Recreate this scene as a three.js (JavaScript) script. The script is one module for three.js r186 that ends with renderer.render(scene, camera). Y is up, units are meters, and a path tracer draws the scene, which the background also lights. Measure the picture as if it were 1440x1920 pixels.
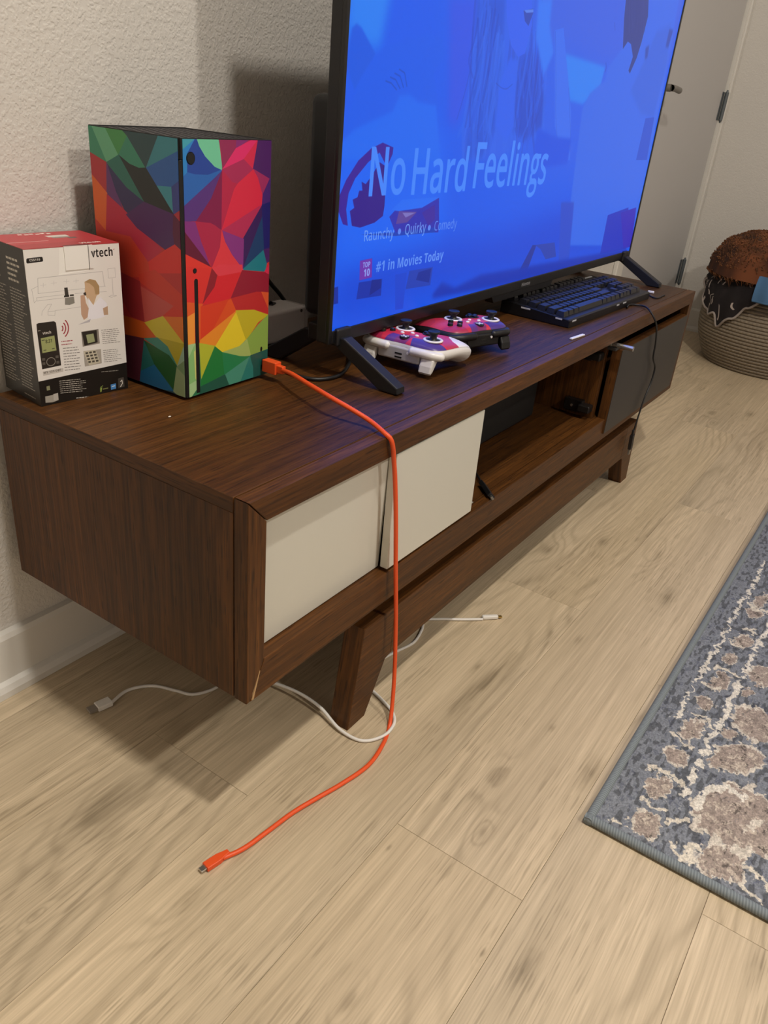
import * as THREE from 'three';
import { mergeGeometries, mergeVertices, toCreasedNormals } from 'three/addons/utils/BufferGeometryUtils.js';
import { RoundedBoxGeometry } from 'three/addons/geometries/RoundedBoxGeometry.js';
import { RectAreaLightUniformsLib } from 'three/addons/lights/RectAreaLightUniformsLib.js';

// ---------------------------------------------------------------- camera, light, exposure
const scene = new THREE.Scene();
const V = (x, y, z) => new THREE.Vector3(x, y, z);
const CAM = V(-0.5062, 0.8046, 0.9098), FWD = V(0.7515, -0.4624, -0.4706), UPV = V(0.3383, 0.8825, -0.3268), FPX = 1487.7;
const camera = new THREE.PerspectiveCamera(65.668, 1440 / 1920, 0.02, 30);
camera.position.copy(CAM);
camera.up.copy(UPV);
camera.lookAt(CAM.clone().add(FWD));
scene.add(camera);

const renderer = new THREE.WebGLRenderer({ antialias: true });
renderer.toneMapping = THREE.LinearToneMapping;
const EXPOSURE = 1.0;
renderer.toneMappingExposure = EXPOSURE;
renderer.shadowMap.enabled = true;
scene.background = new THREE.Color(0x000000);
RectAreaLightUniformsLib.init();

// ceiling lamps [x, z, candela]: the first two are read from the cabinet's and the television's double shadows
const CEIL = 2.8;
const LAMP_COLOR = new THREE.Color().setRGB(1.0, 0.935, 0.835);
const LAMPS = [[0.05, 1.19, 15.3, 'the console end of the cabinet'], [0.22, 2.68, 14.6, 'the middle of the room'], [1.65, 2.70, 2.5, 'the far end of the rug']];
// television picture: brightness of the screen and of the light it throws
const SCREEN_GLOW = 0.92, SCREEN_LIGHT = 0.75;

// ---------------------------------------------------------------- helpers
const RIGHT = FWD.clone().cross(UPV).normalize();
function ray(px, py) { return FWD.clone().addScaledVector(RIGHT, (px - 720) / FPX).addScaledVector(UPV, -(py - 960) / FPX); }
function onAxis(px, py, axis, value) { const d = ray(px, py); return CAM.clone().addScaledVector(d, (value - CAM[axis]) / d[axis]); }
const onY = (px, py, y) => onAxis(px, py, 'y', y);
const onZ = (px, py, z) => onAxis(px, py, 'z', z);
const onX = (px, py, x) => onAxis(px, py, 'x', x);

function mulberry(seed) { let a = seed >>> 0; return () => { a = (a + 0x6D2B79F5) >>> 0; let t = Math.imul(a ^ (a >>> 15), 1 | a); t = (t + Math.imul(t ^ (t >>> 7), 61 | t)) ^ t; return ((t ^ (t >>> 14)) >>> 0) / 4294967296; }; }
const rnd = mulberry(20240611);
function hash2(i, j) { let h = Math.imul(i, 374761393) + Math.imul(j, 668265263); h = Math.imul(h ^ (h >>> 13), 1274126177); return ((h ^ (h >>> 16)) >>> 0) / 4294967296; }
function vnoise(x, y) {
  const i = Math.floor(x), j = Math.floor(y), fx = x - i, fy = y - j;
  const u = fx * fx * (3 - 2 * fx), v = fy * fy * (3 - 2 * fy);
  const a = hash2(i, j), b = hash2(i + 1, j), c = hash2(i, j + 1), d = hash2(i + 1, j + 1);
  return a + (b - a) * u + (c - a) * v + (a - b - c + d) * u * v;
}
function pnoise(x, y, px, py) {   // value noise that repeats after px, py cells
  const i = Math.floor(x), j = Math.floor(y), fx = x - i, fy = y - j;
  const u = fx * fx * (3 - 2 * fx), v = fy * fy * (3 - 2 * fy);
  const w = (k, n) => ((k % n) + n) % n;
  const a = hash2(w(i, px), w(j, py)), b = hash2(w(i + 1, px), w(j, py)), c = hash2(w(i, px), w(j + 1, py)), d = hash2(w(i + 1, px), w(j + 1, py));
  return a + (b - a) * u + (c - a) * v + (a - b - c + d) * u * v;
}
const clamp = (x, a, b) => Math.min(b, Math.max(a, x));
const sstep = (a, b, x) => { const t = clamp((x - a) / (b - a), 0, 1); return t * t * (3 - 2 * t); };

const taken = new Map();
function numbered(name) { const n = taken.get(name) || 0; taken.set(name, n + 1); return n ? `${name}_${String(n).padStart(3, '0')}` : name; }
function shadow(o) { o.castShadow = o.receiveShadow = true; return o; }
function thing(name, label, category, pos = [0, 0, 0], turn = 0, group) {
  const o = new THREE.Group(); o.name = numbered(name); scene.add(o);
  o.position.set(...pos); o.rotation.y = turn; o.userData = { label, category };
  if (group) o.userData.group = group;
  return o;
}
function part(name, geo, mat, parent, label) {
  const m = shadow(new THREE.Mesh(geo, mat)); m.name = name; parent.add(m);
  if (label) m.userData.label = label;
  return m;
}
function single(name, geo, mat, label, category) {
  const m = shadow(new THREE.Mesh(geo, mat)); m.name = numbered(name); scene.add(m); m.userData = { label, category }; return m;
}
function struct(name, label) { const o = new THREE.Group(); o.name = name; o.userData = { kind: 'structure', label, category: name.split('_')[0] }; scene.add(o); return o; }

function merge(list) {
  return mergeGeometries(list.map((g) => {
    let h = g.index ? g.toNonIndexed() : g;
    for (const k of Object.keys(h.attributes)) if (!['position', 'normal', 'uv'].includes(k)) h.deleteAttribute(k);
    if (!h.attributes.uv) h.setAttribute('uv', new THREE.BufferAttribute(new Float32Array(h.attributes.position.count * 2), 2));
    h.clearGroups?.();
    return h;
  }));
}
function boxAt(x0, x1, y0, y1, z0, z1, r = 0.0012) {
  const w = x1 - x0, h = y1 - y0, d = z1 - z0;
  const rr = Math.min(r, w * 0.45, h * 0.45, d * 0.45);
  const g = rr > 0 ? new RoundedBoxGeometry(w, h, d, 2, rr) : new THREE.BoxGeometry(w, h, d);
  g.translate((x0 + x1) / 2, (y0 + y1) / 2, (z0 + z1) / 2);
  return g;
}
function cyl(r0, r1, h, seg, at, axis = 'y') {   // r0 is the lower (or rear) end
  const g = new THREE.CylinderGeometry(r1, r0, h, seg);
  if (axis === 'x') g.rotateZ(-Math.PI / 2); if (axis === 'z') g.rotateX(Math.PI / 2);
  g.translate(...at); return g;
}
// box projected uv in metres, the grain (u) running along one axis
function grainUV(geo, along, du = 0, dv = 0, upright = false) {
  const g = geo.index ? geo.toNonIndexed() : geo; const p = g.attributes.position, n = p.count, uv = new Float32Array(n * 2);
  const ax = { x: 0, y: 1, z: 2 }[along], a = V(), b = V(), c = V();
  for (let i = 0; i < n; i += 3) {
    a.fromBufferAttribute(p, i); b.fromBufferAttribute(p, i + 1); c.fromBufferAttribute(p, i + 2);
    const nn = b.clone().sub(a).cross(c.clone().sub(a)); const m = [Math.abs(nn.x), Math.abs(nn.y), Math.abs(nn.z)];
    const k = m[0] > m[1] && m[0] > m[2] ? 0 : m[1] > m[2] ? 1 : 2;
    let U = ax, W = [0, 1, 2].find((q) => q !== ax && q !== k); if (k === ax) { U = ax === 2 ? 0 : 2; W = ax === 1 ? 0 : 1; if (upright) { U = 1; W = 2; } }
    [a, b, c].forEach((q, j) => { const e = [q.x, q.y, q.z]; uv[(i + j) * 2] = e[U] + du; uv[(i + j) * 2 + 1] = e[W] + dv + k * 0.137; });
  }
  g.setAttribute('uv', new THREE.BufferAttribute(uv, 2)); return g;
}
function prism(pts, z0, z1, bevel = 0) {   // outline in x, y, extruded along z
  const s = new THREE.Shape(pts.map(([x, y]) => new THREE.Vector2(x, y)));
  const g = new THREE.ExtrudeGeometry(s, { depth: z1 - z0 - 2 * bevel, bevelEnabled: bevel > 0, bevelSize: bevel, bevelThickness: bevel, bevelSegments: 2, bevelOffset: -bevel, curveSegments: 8 });
  g.translate(0, 0, z0 + bevel); return g;
}
function tube(points, r, seg = 120, rad = 10) {
  const c = new THREE.CatmullRomCurve3(points, false, 'centripetal');
  return new THREE.TubeGeometry(c, seg, r, rad, false);
}
const C = (hex) => new THREE.Color(hex);
const std = (color, roughness = 0.6, extra = {}) => new THREE.MeshStandardMaterial({ color, roughness, ...extra });
function dataTex(w, h, fill, srgb = true, aniso = true) {
  const d = new Uint8Array(w * h * 4); fill(d);
  const t = new THREE.DataTexture(d, w, h, THREE.RGBAFormat); t.wrapS = t.wrapT = THREE.RepeatWrapping; t.magFilter = THREE.LinearFilter; t.minFilter = THREE.LinearMipmapLinearFilter; t.generateMipmaps = true;
  if (srgb) t.colorSpace = THREE.SRGBColorSpace; t.needsUpdate = true; return t;
}
function canvasTex(w, h, draw, srgb = true) {
  const c = document.createElement('canvas'); c.width = w; c.height = h; const x = c.getContext('2d'); draw(x, c);
  const t = new THREE.CanvasTexture(c); if (srgb) t.colorSpace = THREE.SRGBColorSpace; t.magFilter = THREE.LinearFilter; t.anisotropy = 8; return t;
}
function poly(x, pts, fill) { x.fillStyle = fill; x.beginPath(); pts.forEach(([a, b], i) => (i ? x.lineTo(a, b) : x.moveTo(a, b))); x.closePath(); x.fill(); }

// measures of the cabinet, read from the photograph
const L = 1.60, H = 0.4444, D = 0.417, ZF = 0.4376, B = 0.1915, ZB = 0.0212;

// ---------------------------------------------------------------- surface textures
const wallBump = dataTex(1024, 1024, (d) => {
  for (let j = 0; j < 1024; j++) for (let i = 0; i < 1024; i++) {
    const u = i / 1024, v = j / 1024;
    const a = pnoise(u * 70, v * 70, 70, 70), b = pnoise(u * 140 + 9, v * 140, 140, 140), c = pnoise(u * 280, v * 280 + 5, 280, 280);
    let h = a * 0.5 + b * 0.35 + c * 0.15; h = sstep(0.3, 0.72, h);
    const k = (j * 1024 + i) * 4, q = h * 255; d[k] = d[k + 1] = d[k + 2] = q; d[k + 3] = 255;
  }
}, false);
function meterTex(t, size, sizeV = size) { const c = t.clone(); c.repeat.set(1 / size, 1 / sizeV); c.needsUpdate = true; return c; }
const wallMat = new THREE.MeshStandardMaterial({ color: new THREE.Color().setRGB(0.62, 0.59, 0.55), roughness: 0.85, bumpMap: meterTex(wallBump, 0.30), bumpScale: 0.00042 });
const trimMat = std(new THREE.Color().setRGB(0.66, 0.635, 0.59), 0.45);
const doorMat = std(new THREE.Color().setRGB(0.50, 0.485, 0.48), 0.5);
const ceilMat = std(new THREE.Color().setRGB(0.78, 0.76, 0.72), 0.9);

// brown walnut foil of the cabinet: 1.2 m along the grain, 0.6 m across
function walnutFill(d) {
  const w = 2048, h = 1024;
  for (let j = 0; j < h; j++) for (let i = 0; i < w; i++) {
    const u = i / w, v = j / h;
    const warp = pnoise(u * 5, v * 6, 5, 6) * 0.9 + pnoise(u * 12, v * 14 + 3, 12, 14) * 0.25;
    const ring = Math.sin((v * 30 + warp * 3.0) * Math.PI * 2) * 0.5 + 0.5;
    const fib = pnoise(u * 14, v * 300, 14, 300), fib2 = pnoise(u * 60 + 7, v * 560, 60, 560);
    const pore = sstep(0.66, 0.9, pnoise(u * 52 + 11, v * 480, 52, 480)) * (0.35 + 0.65 * ring);
    const tone = pnoise(u * 3, v * 9 + 1, 3, 9);
    let k = 0.46 + 0.14 * ring + 0.34 * (fib - 0.5) + 0.14 * (fib2 - 0.5) + 0.34 * (tone - 0.5) - 0.34 * pore;
    k = clamp(k, 0, 1);
    const q = (j * w + i) * 4;
    d[q] = 36 + 76 * k; d[q + 1] = 19 + 50 * k; d[q + 2] = 4 + 24 * k; d[q + 3] = 255;
  }
}
const walnutTex = dataTex(2048, 1024, walnutFill); 
const walnutBump = (() => { const src = walnutTex.image.data; return dataTex(2048, 1024, (d) => { for (let i = 0; i < d.length; i += 4) { const q = src[i] * 2.4; d[i] = d[i + 1] = d[i + 2] = clamp(q, 0, 255); d[i + 3] = 255; } }, false); })();
const walnut = new THREE.MeshPhysicalMaterial({ specularIntensity: 0.6, map: meterTex(walnutTex, 1.2, 0.6), bumpMap: meterTex(walnutBump, 1.2, 0.6), bumpScale: 0.0003, roughness: 0.48 });

// ---------------------------------------------------------------- the room
const X0 = -2.2, XR = 3.215, Z1 = 4.3;
function slab(parent, name, x0, x1, y0, y1, z0, z1, mat) { return part(name, grainUV(boxAt(x0, x1, y0, y1, z0, z1, 0), 'x'), mat, parent); }
const DOOR_L = 2.33, DOOR_R = 3.172, DOOR_H = 2.05;
{
  const w = struct('wall_back', 'off-white textured wall behind the television');
  slab(w, 'wall_panel', X0, DOOR_L - 0.01, 0, CEIL, -0.12, 0, wallMat);
  slab(w, 'wall_panel', DOOR_L - 0.01, DOOR_R + 0.006, DOOR_H + 0.01, CEIL, -0.12, 0, wallMat);
  slab(w, 'wall_panel', DOOR_R + 0.006, XR + 0.12, 0, CEIL, -0.12, 0, wallMat);
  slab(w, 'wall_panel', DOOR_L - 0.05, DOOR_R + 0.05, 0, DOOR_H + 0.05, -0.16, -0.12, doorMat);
}
slab(struct('wall_right', 'off-white wall beyond the woven basket'), 'wall_panel', XR, XR + 0.12, 0, CEIL, 0, Z1, wallMat);
slab(struct('wall_left', 'off-white side wall behind the photographer'), 'wall_panel', X0 - 0.12, X0, 0, CEIL, -0.12, Z1, wallMat);
slab(struct('wall_front', 'off-white wall facing the television'), 'wall_panel', X0 - 0.12, XR + 0.12, 0, CEIL, Z1, Z1 + 0.12, wallMat);
slab(struct('ceiling', 'white ceiling with round lamps'), 'ceiling_panel', X0 - 0.12, XR + 0.12, CEIL, CEIL + 0.12, -0.12, Z1 + 0.12, ceilMat);

{
  const pts = [[0, 0], [0.024, 0], [0.024, 0.01], [0.02, 0.018], [0.013, 0.022], [0.013, 0.088], [0.010, 0.095], [0, 0.096]];
  const back = prism(pts, 0, DOOR_L - 0.07 - X0); back.applyMatrix4(new THREE.Matrix4().makeBasis(V(0, 0, 1), V(0, 1, 0), V(-1, 0, 0))); back.translate(DOOR_L - 0.07, 0, 0);
  part('board', back, trimMat, struct('baseboard_back', 'white baseboard under the television wall'));
  const right = prism(pts, 0, Z1 - 0.03); right.applyMatrix4(new THREE.Matrix4().makeBasis(V(-1, 0, 0), V(0, 1, 0), V(0, 0, -1))); right.translate(XR, 0, Z1);
  part('board', right, trimMat, struct('baseboard_right', 'white baseboard along the wall behind the basket'));
}
// the door in the back wall
{
  const d = struct('door_1', 'plain white door with grey hinges beside the television');
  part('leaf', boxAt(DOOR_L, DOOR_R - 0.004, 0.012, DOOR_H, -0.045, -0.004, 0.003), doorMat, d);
  const hingeMat = std(0x5e6468, 0.4, { metalness: 0.25 });
  for (const y of [0.245, 0.885, 1.75]) {
    const h = part('hinge', merge([cyl(0.0075, 0.0075, 0.1, 14, [DOOR_R + 0.001, y, 0.006]), boxAt(DOOR_R - 0.03, DOOR_R - 0.001, y - 0.05, y + 0.05, -0.005, -0.0025, 0.0005)]), hingeMat, d, 'grey metal hinge');
    part('pin', merge([cyl(0.0045, 0.003, 0.008, 12, [DOOR_R + 0.001, y + 0.054, 0.006]), cyl(0.003, 0.0045, 0.008, 12, [DOOR_R + 0.001, y - 0.054, 0.006])]), hingeMat, h);
  }
  const handleMat = std(0x77736e, 0.4, { metalness: 0.3 });
  const hd = part('door_handle', merge([cyl(0.011, 0.011, 0.05, 16, [2.315, 0.905, 0.02], 'z'), tube([V(2.31, 0.905, 0.048), V(2.34, 0.905, 0.05), V(2.39, 0.902, 0.05)], 0.0095, 20, 12), new THREE.SphereGeometry(0.0095, 12, 10).translate(2.39, 0.902, 0.05)]), handleMat, d, 'grey metal lever handle');
  part('rose', merge([cyl(0.026, 0.024, 0.012, 24, [2.315, 0.905, 0.002], 'z'), cyl(0.024, 0.02, 0.016, 24, [2.32, 0.825, 0.004], 'z')]), handleMat, hd);
  const t = struct('trim_1', 'white door casing beside the wall corner');
  part('casing', boxAt(DOOR_R + 0.008, XR - 0.001, 0, DOOR_H + 0.06, 0, 0.016, 0.004), trimMat, t);
  part('casing', boxAt(DOOR_L - 0.066, DOOR_L - 0.004, 0, DOOR_H + 0.06, 0, 0.016, 0.004), trimMat, t);
  part('casing', boxAt(DOOR_L - 0.004, DOOR_R + 0.008, DOOR_H + 0.004, DOOR_H + 0.06, 0, 0.016, 0.004), trimMat, t);
  part('jamb', boxAt(DOOR_R, DOOR_R + 0.008, 0, DOOR_H + 0.004, -0.11, 0.008, 0.001), trimMat, t);
}

// ---------------------------------------------------------------- floor: vinyl oak planks, one mesh each
const PW = 0.1745, PL = 1.22, PZ0 = 0.0585 - PW;
const planks = [];
{
  const joints = { 1: 0.90, 2: 0.035, 3: 0.735, 4: 0.120, 5: 0.62, 6: 0.2365 };   // butt joints seen in the photograph, by row
  for (let r = 0; PZ0 + r * PW < Z1; r++) {
    const z0 = Math.max(PZ0 + r * PW, 0), z1 = Math.min(PZ0 + (r + 1) * PW, Z1);
    const j0 = joints[r] !== undefined ? joints[r] : hash2(r, 77) * PL;
    let xs = j0; while (xs > X0) xs -= PL;
    for (; xs < XR; xs += PL) planks.push({ r, z0, z1, zr: PZ0 + r * PW, xs, x0: Math.max(xs, X0), x1: Math.min(xs + PL, XR) });
  }
  // the planks that show largest get a figure of their own, with the photograph's knots and streaks where they lie
  const near = (p) => { const cx = clamp(0.35, p.x0, p.x1), cz = (p.z0 + p.z1) / 2; return Math.hypot(cx - 0.35, (cz - 0.6) * 2); };
  planks.slice().sort((a, b) => near(a) - near(b)).forEach((p, i) => { p.design = i < 16 ? i : Math.floor(hash2(i, 5) * 16); p.own = i < 16; });
  const knots = [[985, 1815, 0.016, 0.7], [195, 1507, 0.028, 0.6], [895, 1250, 0.010, 0.5], [905, 1560, 0.008, 0.45], [935, 1455, 0.012, 0.5], [1110, 1450, 0.022, 0.6], [1035, 1365, 0.006, 0.6], [350, 1690, 0.016, 0.5],
    [1130, 1015, 0.016, 0.6], [1030, 1030, 0.018, 0.6], [905, 1787, 0.004, 0.8], [730, 1590, 0.004, 0.7], [655, 1880, 0.010, 0.5], [1425, 1815, 0.02, 0.5], [1250, 1120, 0.022, 0.6], [1235, 1040, 0.02, 0.4], [1085, 1200, 0.01, 0.5], [66, 1716, 0.005, 0.7]];
  const streaks = [[925, 1265, 850, 1330, 0.010, 0.8], [965, 1225, 905, 1290, 0.006, 0.7], [1060, 1130, 985, 1240, 0.012, 0.35], [150, 1540, 330, 1440, 0.02, 0.35], [1010, 1085, 960, 1100, 0.012, 0.6], [60, 1620, 200, 1500, 0.03, 0.3], [1200, 1010, 1300, 960, 0.012, 0.4]];
  for (const p of planks) { p.knots = []; p.streaks = []; }
  const own = (q) => planks.find((p) => p.own && q.x >= p.x0 && q.x < p.x1 && q.z >= p.z0 && q.z < p.z1);
  for (const [a, b, r, k] of knots) { const q = onY(a, b, 0), p = own(q); if (p) p.knots.push([q.x - p.xs, q.z - p.zr, r, k]); }
  for (const [a, b, c, e, w, k] of streaks) { const q = onY(a, b, 0), q2 = onY(c, e, 0), p = own(q); if (p) p.streaks.push([q.x - p.xs, q.z - p.zr, q2.x - p.xs, q2.z - p.zr, w, k]); }
  const atlas = [0, 1].map((half) => dataTex(2048, 2048, (d) => {
    for (let row = 0; row < 8; row++) {
      const id = half * 8 + row, p = planks.find((q) => q.own && q.design === id) || { knots: [], streaks: [] };
      const R = mulberry(900 + id * 17), ox = R() * 500, oy = R() * 500, tone0 = (R() - 0.5) * 0.08, fig = 1.6 + R() * 1.6, cath = R() * 0.1745, arch = 0.35 + 0.5 * R();
      for (let j = 0; j < 256; j++) for (let i = 0; i < 2048; i++) {
        const s = (i + 0.5) / 2048 * PL, t = (j + 0.5) / 256 * PW;
        let kd = 0, kw = 0;
        for (const [ks, kt, kr, kk] of p.knots) {
          const dx = (s - ks) / 2.6, dy = t - kt, dd = Math.sqrt(dx * dx + dy * dy), near2 = dd / kr;
          if (near2 < 4) { kw += Math.exp(-near2 * near2 * 0.5) * 2.2; const rg = 0.5 + 0.5 * Math.sin(near2 * 9 + vnoise(s * 60 + ox, t * 160) * 5), fb = vnoise(s * 26 + ox, t * 520 + oy); kd += kk * (0.55 * Math.exp(-near2 * near2 * 5) * (0.5 + 0.7 * fb) + 0.42 * Math.exp(-near2 * near2 * 1.1) * (0.2 + 0.5 * rg * fb + 0.35 * fb)); }
        }
        for (const [a, b, c, e, w, kk] of p.streaks) {
          const lx = c - a, ly = e - b, q = clamp(((s - a) * lx + (t - b) * ly) / (lx * lx + ly * ly), 0, 1), dx = (s - a - lx * q) * 0.5, dy = t - b - ly * q, dd = Math.sqrt(dx * dx + dy * dy) / w;
          if (dd < 3) kd += kk * 0.55 * Math.exp(-dd * dd * 1.6) * (0.3 + 1.0 * vnoise(s * 26 + ox, t * 420)) * (1 - 0.4 * Math.abs(q - 0.5));
        }
        const w1 = vnoise(s * 1.6 + ox, t * 11 + oy), w2 = vnoise(s * 5 + ox, t * 34 + oy), w3 = vnoise(s * 16 + oy, t * 90 + ox);
        const arc = Math.abs(t - cath) * 16 + (s - arch) * (s - arch) * 2.6;
        const ringv = arc * fig + w1 * 5 + w2 * 1.2 + w3 * 0.35 + kw * 0.9, show = sstep(0.42, 0.72, vnoise(s * 2.0 + oy * 3, t * 13 + ox));
        const line = Math.pow(0.5 + 0.5 * Math.sin(ringv * 6.283), 3);
        const f1 = vnoise(s * 9 + ox, t * 620 + oy), f2 = vnoise(s * 34 + oy, t * 1250 + ox), f3 = vnoise(s * 5 + ox * 2, t * 190 + oy);
        const dash = sstep(0.62, 0.86, vnoise(s * 30 + oy, t * 820 + ox)) * sstep(0.3, 0.75, vnoise(s * 4 + ox, t * 24));
        const broad = vnoise(s * 2.6 + oy, t * 15 + ox) - 0.5, broad2 = vnoise(s * 1.2 + oy * 2, t * 6 + ox) - 0.5;
        let k = 0.61 + tone0 - 0.13 * show * (line - 0.3) * (0.4 + f2) + 0.13 * (f1 - 0.5) + 0.10 * (f2 - 0.5) + 0.10 * (f3 - 0.5) + 0.12 * broad + 0.10 * broad2 - 0.14 * dash;
        k -= kd * 0.55; k = clamp(k, 0, 1);
        const warm = 0.5 + 0.5 * broad2 + 0.3 * (w1 - 0.5);
        const q = ((row * 256 + j) * 2048 + i) * 4;
        d[q] = 104 + 140 * k + 3 * warm; d[q + 1] = 92 + 132 * k; d[q + 2] = 73 + 121 * k - 5 * warm; d[q + 3] = 255;
      }
    }
  }));
  const plankMats = atlas.map((t) => new THREE.MeshStandardMaterial({ map: t, roughness: 0.5 }));
  const floor = struct('floor', 'light oak plank floor');
  part('subfloor', boxAt(X0, XR, -0.1, -0.0045, 0, Z1, 0), std(0x55483a, 0.9), floor);
  for (const p of planks) {
    const gap = 0.00018, c = 0.00035, x0 = p.x0 + gap, x1 = p.x1 - gap, z0 = p.z0 + gap, z1 = p.z1 - gap;
    if (x1 - x0 < 0.01 || z1 - z0 < 0.005) continue;
    // top face, four chamfers, four sides
    const y = 0, pos = [], uv = [], idx = [];
    const P = (x, yy, z) => { pos.push(x, yy, z); const row = p.design % 8; uv.push((x - p.xs) / PL, (row + clamp((z - p.zr) / PW, 0.004, 0.996)) / 8); return pos.length / 3 - 1; };
    const quad = (a, b, e, f) => { const i = [P(...a), P(...b), P(...e), P(...f)]; idx.push(i[0], i[1], i[2], i[0], i[2], i[3]); };
    const T = [[x0 + c, y, z0 + c], [x0 + c, y, z1 - c], [x1 - c, y, z1 - c], [x1 - c, y, z0 + c]], M = [[x0, y - c, z0], [x0, y - c, z1], [x1, y - c, z1], [x1, y - c, z0]], Bo = M.map(([a, , b]) => [a, -0.0045, b]);
    quad(T[0], T[1], T[2], T[3]);
    for (let k = 0; k < 4; k++) { const n = (k + 1) % 4; quad(T[k], M[k], M[n], T[n]); quad(M[k], Bo[k], Bo[n], M[n]); }
    const g = new THREE.BufferGeometry(); g.setAttribute('position', new THREE.Float32BufferAttribute(pos, 3)); g.setAttribute('uv', new THREE.Float32BufferAttribute(uv, 2)); g.setIndex(idx); g.computeVertexNormals();
    part('plank', g, plankMats[Math.floor(p.design / 8)], floor);
  }
}

// ---------------------------------------------------------------- ceiling lamps
{
  const glow = new THREE.MeshStandardMaterial({ color: 0x000000, emissive: LAMP_COLOR, emissiveIntensity: 3 });
  const ringMat = std(0xe8e6e0, 0.5);
  for (const [x, z, cd, over] of LAMPS) {
    const t = thing('ceiling_lamp', `round white recessed ceiling lamp above ${over}`, 'lamp', [x, CEIL, z], 0, 'recessed ceiling lamps');
    const pts = [[0.062, 0], [0.062, -0.004], [0.072, -0.008], [0.084, -0.005], [0.086, 0]].map(([a, b]) => new THREE.Vector2(a, b));
    part('trim_ring', new THREE.LatheGeometry(pts, 40), ringMat, t);
    part('diffuser', cyl(0.062, 0.062, 0.004, 40, [0, -0.003, 0]), glow, t);
    const s = new THREE.SpotLight(LAMP_COLOR, cd, 0, 1.5, 0.2, 2); s.position.set(0, -0.012, 0); s.target.position.set(0, -1, 0); s.castShadow = true; s.shadow.radius = 3; s.name = 'lamp_light';
    t.add(s); t.add(s.target); s.target.name = 'lamp_aim';
  }
}

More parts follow.
